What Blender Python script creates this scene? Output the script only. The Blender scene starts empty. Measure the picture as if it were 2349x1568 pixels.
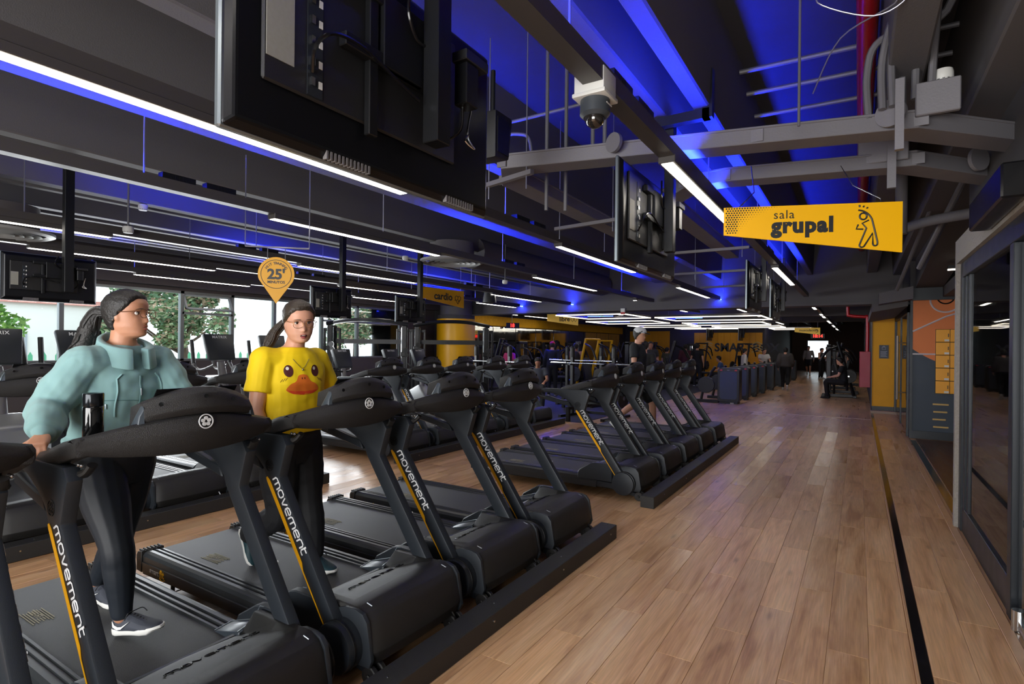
import bpy, bmesh, math, random
from math import sin, cos, pi, radians, sqrt, atan2
from mathutils import Vector as V, Matrix as M4, noise
from mathutils.bvhtree import BVHTree
random.seed(7)
SC = bpy.context.scene
COL = SC.collection
# ---------------------------------------------------------------- camera
FPX, VPX, HOR, ROLL = 1265.0, 1970.0, 793.0, radians(.6)
yaw = math.atan((VPX - 1174.5) / FPX)
cd = bpy.data.cameras.new('camera'); cam = bpy.data.objects.new('camera', cd); COL.objects.link(cam)
cd.sensor_width = 36.0; cd.lens = FPX / 2349 * 36.0; cd.shift_y = 9 / 2349; cd.clip_start = .05; cd.clip_end = 300
cam.matrix_world = M4.Translation((0, 0, 1.6)) @ M4.Rotation(yaw, 4, 'Z') @ M4.Rotation(pi / 2, 4, 'X') @ M4.Rotation(ROLL, 4, 'Z')
SC.camera = cam
# ---------------------------------------------------------------- world, exposure
SC.view_settings.view_transform = 'Standard'; SC.view_settings.look = 'None'
SC.view_settings.gamma = 1; SC.view_settings.use_curve_mapping = False
SC.view_settings.exposure = 0.0
w = bpy.data.worlds.new('sky'); SC.world = w; w.use_nodes = True
bg = w.node_tree.nodes['Background']; bg.inputs[0].default_value = (.86, .93, 1, 1); bg.inputs[1].default_value = 3.2
SC.cycles.max_bounces = 7; SC.cycles.diffuse_bounces = 3; SC.cycles.glossy_bounces = 3; SC.cycles.transmission_bounces = 6
SC.cycles.transparent_max_bounces = 12; SC.cycles.caustics_reflective = False; SC.cycles.caustics_refractive = False
SC.cycles.sample_clamp_indirect = 4
def area(name, loc, rot, sx, sy, power, col, spread=180):
    l = bpy.data.lights.new(name, 'AREA'); l.shape = 'RECTANGLE'; l.size = sx; l.size_y = sy; l.energy = power; l.color = col
    l.spread = radians(spread)
    o = bpy.data.objects.new(name, l); COL.objects.link(o); o.location = loc; o.rotation_euler = rot; return o
# area light added behind the viewpoint for soft daylight from an unseen front
area('front_fill_daylight', (-1.4, -3.4, 1.75), (radians(90), 0, 0), 5.2, 2.5, 440, (1, .97, .93))
# daylight entering along the long window wall
area('window_daylight', (-11.6, 6.6, 1.95), (0, radians(-90), 0), 1.35, 8.6, 520, (.93, .97, 1))
# ---------------------------------------------------------------- helpers
def lin(h):
    h = h.lstrip('#'); c = [int(h[i:i + 2], 16) / 255 for i in (0, 2, 4)]
    return tuple((x / 12.92 if x <= .04045 else ((x + .055) / 1.055) ** 2.4) for x in c) + (1,)
MATS = {}
def mat(name, col, rough=.5, metal=0, bump=0, bscale=40, var=0, vscale=6, coat=0, emit=None, estr=0, spec=.5, sheen=0):
    if name in MATS: return MATS[name]
    m = bpy.data.materials.new(name); m.use_nodes = True; MATS[name] = m
    nt = m.node_tree; b = nt.nodes['Principled BSDF']
    c = lin(col) if isinstance(col, str) else tuple(col) + (1,)
    b.inputs['Base Color'].default_value = c; b.inputs['Roughness'].default_value = rough; b.inputs['Metallic'].default_value = metal
    b.inputs['Coat Weight'].default_value = coat; b.inputs['Specular IOR Level'].default_value = spec
    if sheen: b.inputs['Sheen Weight'].default_value = sheen
    tc = nt.nodes.new('ShaderNodeTexCoord')
    n = nt.nodes.new('ShaderNodeTexNoise'); n.inputs['Scale'].default_value = vscale; n.inputs['Detail'].default_value = 4
    nt.links.new(tc.outputs['Object'], n.inputs['Vector'])
    if var:
        r = nt.nodes.new('ShaderNodeMix'); r.data_type = 'RGBA'
        r.inputs['A'].default_value = tuple(x * (1 - var) for x in c[:3]) + (1,); r.inputs['B'].default_value = tuple(min(1, x * (1 + var)) for x in c[:3]) + (1,)
        nt.links.new(n.outputs['Fac'], r.inputs['Factor']); nt.links.new(r.outputs['Result'], b.inputs['Base Color'])
    else:
        a = nt.nodes.new('ShaderNodeMapRange'); a.inputs['To Min'].default_value = max(0, rough - .06); a.inputs['To Max'].default_value = min(1, rough + .06)
        nt.links.new(n.outputs['Fac'], a.inputs['Value']); nt.links.new(a.outputs['Result'], b.inputs['Roughness'])
    if bump:
        n2 = nt.nodes.new('ShaderNodeTexNoise'); n2.inputs['Scale'].default_value = bscale; n2.inputs['Detail'].default_value = 3
        nt.links.new(tc.outputs['Object'], n2.inputs['Vector'])
        bp = nt.nodes.new('ShaderNodeBump'); bp.inputs['Strength'].default_value = bump; bp.inputs['Distance'].default_value = .01
        nt.links.new(n2.outputs['Fac'], bp.inputs['Height']); nt.links.new(bp.outputs['Normal'], b.inputs['Normal'])
    if emit:
        b.inputs['Emission Color'].default_value = lin(emit) if isinstance(emit, str) else tuple(emit) + (1,); b.inputs['Emission Strength'].default_value = estr
    return m
def axes(d):
    d = V(d).normalized(); u = V((0, 0, 1)) if abs(d.z) < .95 else V((1, 0, 0))
    a = d.cross(u).normalized(); return a, a.cross(d).normalized()
class MB:
    def __init__(s): s.bm = bmesh.new(); s.m = 0
    def _f(s, vs):
        try: f = s.bm.faces.new(vs); f.material_index = s.m; return f
        except ValueError: return None
    def box(s, x0, x1, y0, y1, z0, z1, mt=None):
        q = [s.bm.verts.new((x, y, z)) for z in (z0, z1) for x, y in ((x0, y0), (x1, y0), (x1, y1), (x0, y1))]
        for f in ((3, 2, 1, 0), (4, 5, 6, 7), (0, 1, 5, 4), (1, 2, 6, 5), (2, 3, 7, 6), (3, 0, 4, 7)):
            s._f([q[i] for i in f])
        if mt:
            for v in q: v.co = mt @ v.co
        return s
    def prism(s, poly, ax, a, b, mt=None):
        """poly: 2D points in the plane normal to ax, extruded from a to b"""
        def p(u, v, t): return {'x': (t, u, v), 'y': (u, t, v), 'z': (u, v, t)}[ax]
        A = [s.bm.verts.new(p(u, v, a)) for u, v in poly]; B = [s.bm.verts.new(p(u, v, b)) for u, v in poly]
        n = len(poly)
        for i in range(n): s._f([A[i], A[(i + 1) % n], B[(i + 1) % n], B[i]])
        s._f(A[::-1]); s._f(B)
        if mt:
            for v in A + B: v.co = mt @ v.co
        return s
    def loft(s, rings, cap=True, closed=True):
        R = [[s.bm.verts.new(p) for p in r] for r in rings]
        for a, b in zip(R, R[1:]):
            n = len(a)
            for i in range(n if closed else n - 1):
                s._f([a[i], a[(i + 1) % n], b[(i + 1) % n], b[i]])
        if cap: s._f(R[0][::-1]); s._f(R[-1])
        return s
    def tube(s, pts, r, n=8, cap=True, flat=1.0):
        pts = [V(p) for p in pts]; rings = []; a0 = None
        rr = r if isinstance(r, (list, tuple)) else [r] * len(pts)
        for i, p in enumerate(pts):
            d = (pts[min(i + 1, len(pts) - 1)] - pts[max(i - 1, 0)])
            if d.length < 1e-9: d = V((0, 0, 1))
            d.normalize()
            if a0 is None: a, b = axes(d)
            else:
                a = (a0 - d * a0.dot(d)).normalized(); b = a.cross(d).normalized()
            a0 = a
            rings.append([p + (a * cos(2 * pi * k / n) + b * sin(2 * pi * k / n) * flat) * rr[i] for k in range(n)])
        s.loft(rings, cap); return s
    def cyl(s, p, q, r, n=16, r2=None): return s.tube([p, q], [r, r if r2 is None else r2], n)
    def lathe(s, prof, c=(0, 0, 0), ax='z', n=20, a0=0, a1=2 * pi):
        rings = []
        full = abs(a1 - a0 - 2 * pi) < 1e-6
        for k in range(n + (0 if full else 1)):
            t = a0 + (a1 - a0) * k / n; ring = []
            for r, h in prof:
                u, v = r * cos(t), r * sin(t)
                ring.append(V(c) + V({'z': (u, v, h), 'y': (u, h, v), 'x': (h, u, v)}[ax]))
            rings.append(ring)
        R = [[s.bm.verts.new(p) for p in r] for r in rings]
        N = len(R)
        for k in range(N if full else N - 1):
            a, b = R[k], R[(k + 1) % N]
            for i in range(len(a) - 1): s._f([a[i], b[i], b[i + 1], a[i + 1]])
        return s
    def ball(s, c, r, n=16, m=10, mt=None):
        r = (r, r, r) if not isinstance(r, (tuple, list)) else r
        g = bmesh.ops.create_uvsphere(s.bm, u_segments=n, v_segments=m, radius=1)
        for v in g['verts']:
            v.co = V((v.co.x * r[0], v.co.y * r[1], v.co.z * r[2]))
            if mt: v.co = mt @ v.co
            v.co += V(c)
            for f in v.link_faces: f.material_index = s.m
        return s
    def disc(s, c, nrm, r, n=16, th=.002):
        d = V(nrm).normalized(); return s.cyl(V(c), V(c) + d * th, r, n)
    def poly(s, pts): s._f([s.bm.verts.new(p) for p in pts]); return s
    def build(s, name, mats, parent=None, smooth=35, bevel=0, seg=1):
        bm = s.bm
        bmesh.ops.remove_doubles(bm, verts=bm.verts, dist=1e-5)
        bmesh.ops.recalc_face_normals(bm, faces=bm.faces)
        if bevel:
            es = [e for e in bm.edges if len(e.link_faces) == 2 and e.calc_face_angle(0) > radians(28)]
            bmesh.ops.bevel(bm, geom=es, offset=bevel, segments=seg, profile=.6, affect='EDGES', clamp_overlap=True)
        me = bpy.data.meshes.new(name); bm.to_mesh(me); bm.free()
        for m in (mats if isinstance(mats, (list, tuple)) else [mats]): me.materials.append(m)
        return link(name, me, parent, smooth)
def link(name, me, parent=None, smooth=35):
    if smooth:
        me.polygons.foreach_set('use_smooth', [True] * len(me.polygons)); me.set_sharp_from_angle(angle=radians(smooth))
    o = bpy.data.objects.new(name, me); COL.objects.link(o)
    if parent: o.parent = parent
    return o
def thing(name, label, cat, loc=(0, 0, 0), rz=0, group=None):
    o = bpy.data.objects.new(name, None); COL.objects.link(o); o.empty_display_size = .1
    o.location = loc; o.rotation_euler = (0, 0, rz); o['label'] = label; o['category'] = cat
    if group: o['group'] = group
    return o
def tag(o, label, cat, group=None):
    o['label'] = label; o['category'] = cat
    if group: o['group'] = group
    return o
def struct(o, label=None, cat=None):
    o['kind'] = 'structure'
    if label: o['label'] = label
    if cat: o['category'] = cat
    return o
def dup(o, loc=None, rz=None, label=None, group=None, parent=None):
    c = o.copy(); COL.objects.link(c)
    if parent: c.parent = parent
    if loc is not None: c.location = loc
    if rz is not None: c.rotation_euler = (0, 0, rz)
    if label: c['label'] = label
    if group: c['group'] = group
    for ch in o.children: dup(ch, parent=c)
    return c
TMPS = bpy.data.scenes.new('workbench')
def evaluated_mesh(o):
    TMPS.collection.objects.link(o)
    with bpy.context.temp_override(scene=TMPS, view_layer=TMPS.view_layers[0]): dg = bpy.context.evaluated_depsgraph_get()
    return bpy.data.meshes.new_from_object(o.evaluated_get(dg))
def text_mesh(txt, size, extrude=.0005, bold=0, align='CENTER', shear=0, spacing=1):
    cu = bpy.data.curves.new('lettering', 'FONT'); cu.body = txt; cu.size = size; cu.extrude = extrude; cu.offset = bold
    cu.align_x = align; cu.align_y = 'CENTER'; cu.shear = shear; cu.space_character = spacing; cu.resolution_u = 3
    o = bpy.data.objects.new('lettering', cu)
    me = evaluated_mesh(o)
    bpy.data.objects.remove(o); bpy.data.curves.remove(cu); return me
def text(name, txt, size, mt, mtx, parent=None, **k):
    me = text_mesh(txt, size, **k); me.transform(mtx); me.materials.clear(); me.materials.append(mt); return link(name, me, parent, 0)
def frame(o, ex, ey):
    """matrix taking text x,y,z to origin o with axes ex, ey"""
    ex = V(ex).normalized(); ey = V(ey).normalized(); ez = ex.cross(ey)
    return M4(((ex.x, ey.x, ez.x, o[0]), (ex.y, ey.y, ez.y, o[1]), (ex.z, ey.z, ez.z, o[2]), (0, 0, 0, 1)))
def strokes(mb, lines, r, mtx, n=6):
    for l in lines:
        mb.tube([mtx @ V((x, y, 0)) for x, y in l], r, n)
def arc(cx, cy, r, a0, a1, n=10, ry=None):
    ry = r if ry is None else ry
    return [(cx + r * cos(radians(a0 + (a1 - a0) * i / n)), cy + ry * sin(radians(a0 + (a1 - a0) * i / n))) for i in range(n + 1)]
def smoothpath(pts, n=5):
    pts = [V(p) for p in pts]; out = []
    for i in range(len(pts) - 1):
        p0, p1, p2, p3 = pts[max(i - 1, 0)], pts[i], pts[i + 1], pts[min(i + 2, len(pts) - 1)]
        for k in range(n):
            t = k / n
            out.append(.5 * ((2 * p1) + (p2 - p0) * t + (2 * p0 - 5 * p1 + 4 * p2 - p3) * t * t + (3 * p1 - p0 - 3 * p2 + p3) * t ** 3))
    out.append(pts[-1]); return out
# ---------------------------------------------------------------- common materials
BLK = mat('black_plastic', '#1b1b1c', .42, bump=.25, bscale=900)
BLKG = mat('black_gloss', '#101012', .18)
BLKM = mat('black_metal', '#17181a', .38, .3)
GRYD = mat('dark_grey_metal', '#2c3036', .36, .35)
GRYM = mat('grey_painted_steel', '#6a6869', .45)
CHR = mat('chrome', '#c8ccd0', .18, 1)
WHT = mat('white_plastic', '#d8d8d4', .45)
YEL = mat('yellow_paint', '#f2b100', .4)
YELS = mat('yellow_stripe', '#f0ae0a', .35)
SILV = mat('silver_lettering', '#d3d5d7', .45)
INK = mat('dark_ink', '#25272a', .5)
WOODF = None
# ================================================================ SETTING
def wood_mat(name, tint, planks=False):
    m = bpy.data.materials.new(name); m.use_nodes = True; nt = m.node_tree; L = nt.links.new; N = nt.nodes.new
    b = nt.nodes['Principled BSDF']
    geo = N('ShaderNodeNewGeometry'); oi = N('ShaderNodeObjectInfo')
    off = N('ShaderNodeVectorMath'); off.operation = 'MULTIPLY'; off.inputs[1].default_value = (37, 61, 13)
    L(oi.outputs['Random'], off.inputs[0]); add = N('ShaderNodeVectorMath'); L(geo.outputs['Position'], add.inputs[0]); L(off.outputs[0], add.inputs[1])
    mp = N('ShaderNodeMapping'); mp.inputs['Scale'].default_value = (9, .9, 1); L(add.outputs[0], mp.inputs['Vector'])
    n1 = N('ShaderNodeTexNoise'); n1.inputs['Scale'].default_value = 1.1; n1.inputs['Detail'].default_value = 5; n1.inputs['Distortion'].default_value = 1.1; L(mp.outputs[0], n1.inputs['Vector'])
    mp2 = N('ShaderNodeMapping'); mp2.inputs['Scale'].default_value = (60, 2.2, 1); L(add.outputs[0], mp2.inputs['Vector'])
    n2 = N('ShaderNodeTexNoise'); n2.inputs['Scale'].default_value = 2; n2.inputs['Detail'].default_value = 3; L(mp2.outputs[0], n2.inputs['Vector'])
    cr = N('ShaderNodeValToRGB'); e = cr.color_ramp.elements
    e[0].position = .28; e[0].color = lin(tint[0]); e[1].position = .72; e[1].color = lin(tint[2]); k = e.new(.46); k.color = lin(tint[1])
    L(n1.outputs['Fac'], cr.inputs[0])
    mx = N('ShaderNodeMix'); mx.data_type = 'RGBA'; mx.blend_type = 'MULTIPLY'; mx.inputs['Factor'].default_value = .55
    r2 = N('ShaderNodeMapRange'); r2.inputs['From Min'].default_value = .3; r2.inputs['From Max'].default_value = .75; r2.inputs['To Min'].default_value = .62; r2.inputs['To Max'].default_value = 1.12
    L(n2.outputs['Fac'], r2.inputs[0]); L(cr.outputs[0], mx.inputs['A']); L(r2.outputs[0], mx.inputs['B'])
    # knots
    mp3 = N('ShaderNodeMapping'); mp3.inputs['Scale'].default_value = (5.5, 1.6, 1); L(add.outputs[0], mp3.inputs['Vector'])
    vo = N('ShaderNodeTexVoronoi'); vo.inputs['Scale'].default_value = 1.0; L(mp3.outputs[0], vo.inputs['Vector'])
    kr = N('ShaderNodeMapRange'); kr.inputs['From Min'].default_value = .02; kr.inputs['From Max'].default_value = .13; kr.inputs['To Min'].default_value = .5; kr.inputs['To Max'].default_value = 1; L(vo.outputs['Distance'], kr.inputs[0])
    mk = N('ShaderNodeMix'); mk.data_type = 'RGBA'; mk.blend_type = 'MULTIPLY'; mk.inputs['Factor'].default_value = .8; L(mx.outputs['Result'], mk.inputs['A']); L(kr.outputs[0], mk.inputs['B'])
    hs = N('ShaderNodeHueSaturation'); L(mk.outputs['Result'], hs.inputs['Color'])
    if planks:
        rv = N('ShaderNodeMapRange'); rv.inputs['To Min'].default_value = .9; rv.inputs['To Max'].default_value = 1.12; L(oi.outputs['Random'], rv.inputs[0]); L(rv.outputs[0], hs.inputs['Value'])
    else:
        bk = N('ShaderNodeTexBrick'); bk.inputs['Scale'].default_value = 1; bk.inputs['Brick Width'].default_value = 1.22; bk.inputs['Row Height'].default_value = .19
        bk.inputs['Mortar Size'].default_value = .0015; bk.inputs['Color1'].default_value = (.8, .8, .8, 1); bk.inputs['Color2'].default_value = (1.15, 1.15, 1.15, 1); bk.inputs['Mortar'].default_value = (.4, .4, .4, 1)
        mp4 = N('ShaderNodeMapping'); mp4.inputs['Rotation'].default_value = (0, 0, pi / 2); L(geo.outputs['Position'], mp4.inputs['Vector']); L(mp4.outputs[0], bk.inputs['Vector'])
        L(bk.outputs['Color'], hs.inputs['Value'])
    L(hs.outputs[0], b.inputs['Base Color'])
    rr = N('ShaderNodeMapRange'); rr.inputs['To Min'].default_value = .2; rr.inputs['To Max'].default_value = .42
    if planks:
        ad = N('ShaderNodeMath'); ad.operation = 'FRACT'; ml = N('ShaderNodeMath'); ml.operation = 'MULTIPLY'; ml.inputs[1].default_value = 7.3; L(oi.outputs['Random'], ml.inputs[0]); L(ml.outputs[0], ad.inputs[0]); L(ad.outputs[0], rr.inputs[0])
    else: L(n1.outputs['Fac'], rr.inputs[0])
    L(rr.outputs[0], b.inputs['Roughness'])
    bp = N('ShaderNodeBump'); bp.inputs['Strength'].default_value = .12; bp.inputs['Distance'].default_value = .003; L(n2.outputs['Fac'], bp.inputs['Height']); L(bp.outputs[0], b.inputs['Normal'])
    b.inputs['Specular IOR Level'].default_value = .3
    return m
WOOD = wood_mat('oak_vinyl_plank', ('#b98a62', '#d6a87c', '#e6bd92'), True)
WOODB = wood_mat('oak_vinyl_floor', ('#ab7d58', '#c99b70', '#d9af86'))
WOODE = mat('pale_oak_edging', '#c49a72', .4, var=.12, vscale=12)
WOODD = wood_mat('dark_wood_floor', ('#3f2415', '#55331e', '#673f27'))
RUB = mat('black_rubber_floor', '#2b2c30', .75, var=.2, vscale=60, bump=.1)
MARB = mat('black_marble', '#17171a', .12, var=.6, vscale=9)
PAINT = mat('dark_grey_paint', '#5b5759', .75, bump=.12, bscale=160, var=.06, vscale=3)
PAINTD = mat('charcoal_paint', '#454243', .8, bump=.12, bscale=120, var=.06, vscale=3)
CONC = mat('rough_concrete_plaster', '#938d86', .9, bump=1, bscale=55, var=.18, vscale=70)
mb = MB(); mb.box(-12.2, 3.2, -3.6, 46.5, -.2, -.0035)
floor = struct(mb.build('floor', WOODB, smooth=0))
def floor_slab(name, x0, x1, y0, y1, z0, z1, m):
    return MB().box(x0, x1, y0, y1, z0, z1).build(name, m, floor, bevel=.002)
floor_slab('rubber_mat', -12, -7.3, -3.5, 10.6, -.003, .004, RUB)
floor_slab('rubber_mat', -12, -4.9, 10.6, 31.9, -.003, .004, RUB)
floor_slab('threshold_strip', -4.9, .24, 15.07, 15.12, -.003, .004, mat('brass_threshold', '#b59a86', .35, .5))
floor_slab('marble_strip', .268, .322, -3.5, 17, -.003, -.0005, MARB)
floor_slab('edge_strip', .252, .268, -3.5, 17, -.003, .003, WOODE)
floor_slab('edge_strip', .705, .765, -3.5, 12.1, -.003, .003, WOODE)
floor_slab('marble_strip', .79, .87, -3.5, 12.1, -.003, .001, MARB)
floor_slab('dark_wood_floor', .88, 3.1, -3.5, 12.3, -.003, .001, WOODD)
pm = {}
def plank(x, y0, y1, wd):
    k = round(wd, 3)
    if k not in pm:
        q = MB(); q.box(0, k - .0016, 0, 1, -.003, 0); o = q.build('plank', WOOD, floor, bevel=.0012); me = o.data
        bpy.data.objects.remove(o); pm[k] = me
    o = bpy.data.objects.new('plank', pm[k]); COL.objects.link(o); o.parent = floor
    o.location = (x, y0, 0); o.scale = (1, (y1 - y0) - .0015, 1)
cols = [(.06 - .19 * i, 1.4, 15.06) for i in range(14)] + [(-3.9 - .19 * i, .6, 9.4) for i in range(7)] + [(.325, 1.6, 14), (.515, 1.6, 14)]
for i, (x, a, b) in enumerate(cols):
    y = a - (i * .437 % 1.22)
    while y < b:
        plank(x, max(y, a - .3), min(y + 1.22, b), .19); y += 1.22
# ---- window wall (left)
wl = MB(); wl.box(-12.25, -12, -3.6, 14.2, 0, 1.22); wl.box(-12.25, -12, -3.6, 14.2, 2.68, 4.2); wl.box(-12.25, -12, 12.6, 14.2, 1.22, 2.68); wl.box(-12.25, -12, -3.6, -.9, 1.22, 2.68)
wl.box(-12, -11.75, -3.6, 14.2, 2.74, 3.3)
wall_left = struct(wl.build('wall_left', mat('brown_grey_paint', '#5a5152', .8, var=.05), smooth=0))
FRM = mat('aluminium_frame', '#8b8f92', .35, .6)
gm = bpy.data.materials.new('clear_glass'); gm.use_nodes = True; nt = gm.node_tree; nt.nodes.remove(nt.nodes['Principled BSDF'])
tr = nt.nodes.new('ShaderNodeBsdfTransparent'); tr.inputs[0].default_value = (.93, .96, .96, 1); gl = nt.nodes.new('ShaderNodeBsdfGlossy'); gl.inputs['Roughness'].default_value = .02
fr = nt.nodes.new('ShaderNodeFresnel'); fr.inputs[0].default_value = 1.45; mx = nt.nodes.new('ShaderNodeMixShader')
nt.links.new(fr.outputs[0], mx.inputs[0]); nt.links.new(tr.outputs[0], mx.inputs[1]); nt.links.new(gl.outputs[0], mx.inputs[2]); nt.links.new(mx.outputs[0], nt.nodes['Material Output'].inputs[0])
GLASS = gm
def window(n, y0, y1, bar=None, awning=False):
    m = MB(); t = .035
    m.box(-12.12, -12.02, y0, y0 + t, 1.22, 2.68); m.box(-12.12, -12.02, y1 - t, y1, 1.22, 2.68)
    m.box(-12.12, -12.02, y0, y1, 1.22, 1.26); m.box(-12.12, -12.02, y0, y1, 2.63, 2.68)
    if bar: m.box(-12.12, -12.02, y0, y1, bar, bar + .05)
    f = struct(m.build(f'window_{n}', FRM, smooth=0))
    MB().box(-12.075, -12.069, y0 + t, y1 - t, 1.26, (bar or 2.63)).build('pane', GLASS, f, smooth=0)
    if bar and not awning: MB().box(-12.075, -12.069, y0 + t, y1 - t, bar + .05, 2.63).build('pane', GLASS, f, smooth=0)
    if awning:
        R = M4.Translation((-12.1, 0, 2.63)) @ M4.Rotation(radians(-24), 4, 'Y') @ M4.Translation((12.1, 0, -2.63))
        a = MB()
        for q in ((y0 + t, y0 + t + .04, bar + .07, 2.63), (y1 - t - .04, y1 - t, bar + .07, 2.63), (y0 + t, y1 - t, bar + .07, bar + .11), (y0 + t, y1 - t, 2.59, 2.63)):
            a.box(-12.12, -12.08, q[0], q[1], q[2], q[3], R)
        s = a.build('sash', mat('white_sash', '#c9cdd0', .4), f, smooth=0)
        MB().box(-12.103, -12.097, y0 + t + .04, y1 - t - .04, bar + .11, 2.59, R).build('pane', GLASS, s, smooth=0)
    return f
for i, a in enumerate([(-.9, 1.6, 2.3), (1.6, 4.04, 2.3), (4.04, 6.11), (6.11, 7.21, 2.2, True), (7.21, 8.28), (8.28, 9.68), (9.68, 10.9, 2.2), (10.9, 12.6, 2.2)]): window(i + 1, *a)
# ---- further walls
mb = MB(); mb.box(-12.25, -12, 15.6, 32.2, 0, 4.2); mb.box(-12.25, -11.2, 14.2, 14.35, 0, 4.2)
struct(mb.build('wall_back_left', PAINTD, smooth=0))
MOSS = mat('yellow_textured_panel', '#f0a800', .85, bump=1, bscale=30, var=.35, vscale=18)
wb = struct(MB().box(-12.0, -11.86, 15.7, 31.2, 2.36, 2.74).build('trim_1', MOSS, smooth=0, bevel=.02)); wb['label'] = 'yellow textured band above the mirrors'
MIR = mat('mirror', '#c9cccc', .03, 1)
for i in range(9):
    y = 16.0 + i * 1.66
    mr = struct(MB().box(-11.99, -11.965, y, y + 1.62, .5, 2.34).build('mirror_panel', MIR, wb, smooth=0, bevel=.004))
YPAN = mat('yellow_wall_paint', '#eda600', .6, var=.06)
mb = MB(); mb.box(-12.2, -4.25, 32.0, 32.3, 0, 4.2); struct(mb.build('wall_back', PAINTD, smooth=0))
yp = None
for (x0, x1, z1) in ((-11.7, -9.3, 2.55), (-7.9, -4.35, 2.45)):
    n = int((x1 - x0) / .3); h = MB(); h.box(x0, x1, 31.97, 32, 0, z1); p = struct(h.build('trim_2', YPAN, smooth=0))
    for i in range(n):
        MB().box(x0 + i * (x1 - x0) / n + .008, x0 + (i + 1) * (x1 - x0) / n - .008, 31.95, 31.972, .02, z1 - .02).build('panel', YPAN, p, smooth=0, bevel=.004)
    yp = p
text('lettering', 'SMARTBOX', .62, INK, frame((-5.15, 31.93, 1.62), (1, 0, 0), (0, 0, 1)), yp, bold=.018, spacing=1.02)
ch = MB()
for k, xx in enumerate((-7.15, -4.6)):
    for j in range(4):
        z = 1.5 + j * .14; strokes(ch, [[(-.26, -.1), (0, .02), (.26, -.1)]], .025, frame((xx, 31.935, z), (1, 0, 0), (0, 0, 1)), 4)
ch.build('chevron_print', mat('pale_print', '#d8c98a', .6), yp)
mb = MB(); mb.box(-4.4, -4.25, 32.3, 46.5, 0, 4.2); struct(mb.build('wall_corridor', PAINTD, smooth=0))
mb = MB(); mb.box(-4.4, -3.2, 46.3, 46.5, 0, 4.2); mb.box(-3.2, -1.9, 46.3, 46.5, 0, 1.0); mb.box(-3.2, -1.9, 46.3, 46.5, 2.2, 4.2); mb.box(-1.9, 3.2, 46.3, 46.5, 0, 4.2)
struct(mb.build('wall_far', mat('brown_wall', '#5b463a', .8), smooth=0))
fw = MB(); fw.box(-3.24, -3.2, 46.28, 46.4, 1, 2.2); fw.box(-1.9, -1.86, 46.28, 46.4, 1, 2.2); fw.box(-3.24, -1.86, 46.28, 46.4, .96, 1); fw.box(-3.24, -1.86, 46.28, 46.4, 2.2, 2.24)
f = struct(fw.build('window_9', FRM, smooth=0)); MB().box(-3.2, -1.9, 46.33, 46.34, 1, 2.2).build('pane', GLASS, f, smooth=0)
struct(MB().box(.3, .5, 17.4, 46.5, 0, 4.2).build('wall_right_far', PAINTD, smooth=0))
struct(MB().box(3.0, 3.2, -3.6, 18, 0, 4.2).build('wall_right', mat('grey_plaster', '#8d8b88', .9, bump=.5, bscale=25), smooth=0))
mb = MB(); mb.box(-12.25, -4.3, -3.75, -3.6, 0, 4.2); mb.box(1.5, 3.2, -3.75, -3.6, 0, 4.2); mb.box(-4.3, 1.5, -3.75, -3.6, 3.1, 4.2); mb.box(-4.3, 1.5, -3.75, -3.6, 0, .25)
struct(mb.build('wall_front', PAINTD, smooth=0))
# ---- ceiling: slab with ribs running along the hall
CEIL = mat('ceiling_grey_paint', '#5c5a5c', .8, bump=.15, bscale=150, var=.05, vscale=2)
ceil = struct(MB().box(-12.3, 3.2, -3.75, 46.5, 4.12, 4.32).build('ceiling', mat('ceiling_slab_paint', '#3d3c40', .85, bump=.1, bscale=100), smooth=0))
def rib(x0, x1, y0=-3.6, y1=46.4, zb=3.35):
    t = .03
    struct(MB().prism([(x0 - t, 4.12), (x1 + t, 4.12), (x1, zb + .012), (x1 - .012, zb), (x0 + .012, zb), (x0, zb + .012)], 'y', y0, y1).build('ceiling_rib', CEIL, smooth=0))
for a in ((-1.05, -.93), (-1.41, -1.25), (-3.16, -3.0), (-4.72, -4.42), (-6.22, -6.05), (-6.51, -6.38), (-7.82, -7.62), (-8.06, -7.94), (-9.22, -9.05), (-9.55, -9.42), (-10.7, -10.55), (-11.0, -10.88), (-11.7, -11.58)): rib(*a)
rib(.14, .34, zb=3.33); rib(.62, 1.0, zb=3.25); rib(1.7, 2.2, zb=3.2)
g = MB(); g.box(-12, 3, 14.8, 15.3, 2.66, 3.22); g.box(-12, 3, 14.74, 15.36, 2.62, 2.68); g.box(-12, 3, 14.8, 15.3, 3.22, 4.1)
struct(g.build('ceiling_girder', PAINT, smooth=0))
g = MB(); g.box(-12, .3, 22, 22.4, 2.76, 4.1); struct(g.build('ceiling_girder', PAINT, smooth=0))
g = MB(); g.box(-12, .3, 30, 30.4, 2.9, 4.1); struct(g.build('ceiling_girder', PAINT, smooth=0))
# ---- round yellow column by the windows
m = MB(); m.lathe([(0, 0), (.62, 0), (.62, 2.44)], (-11.05, 14.15, 0), n=40); m.m = 1; m.lathe([(.6, 2.44), (.6, 2.56), (0.0, 2.56)], (-11.05, 14.15, 0), n=40)
m.m = 2; m.lathe([(0.0, 2.561), (.52, 2.561), (.52, 4.1), (0, 4.1)], (-11.05, 14.15, 0), n=40)
struct(m.build('column', [YEL, PAINTD, PAINT]))
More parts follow.
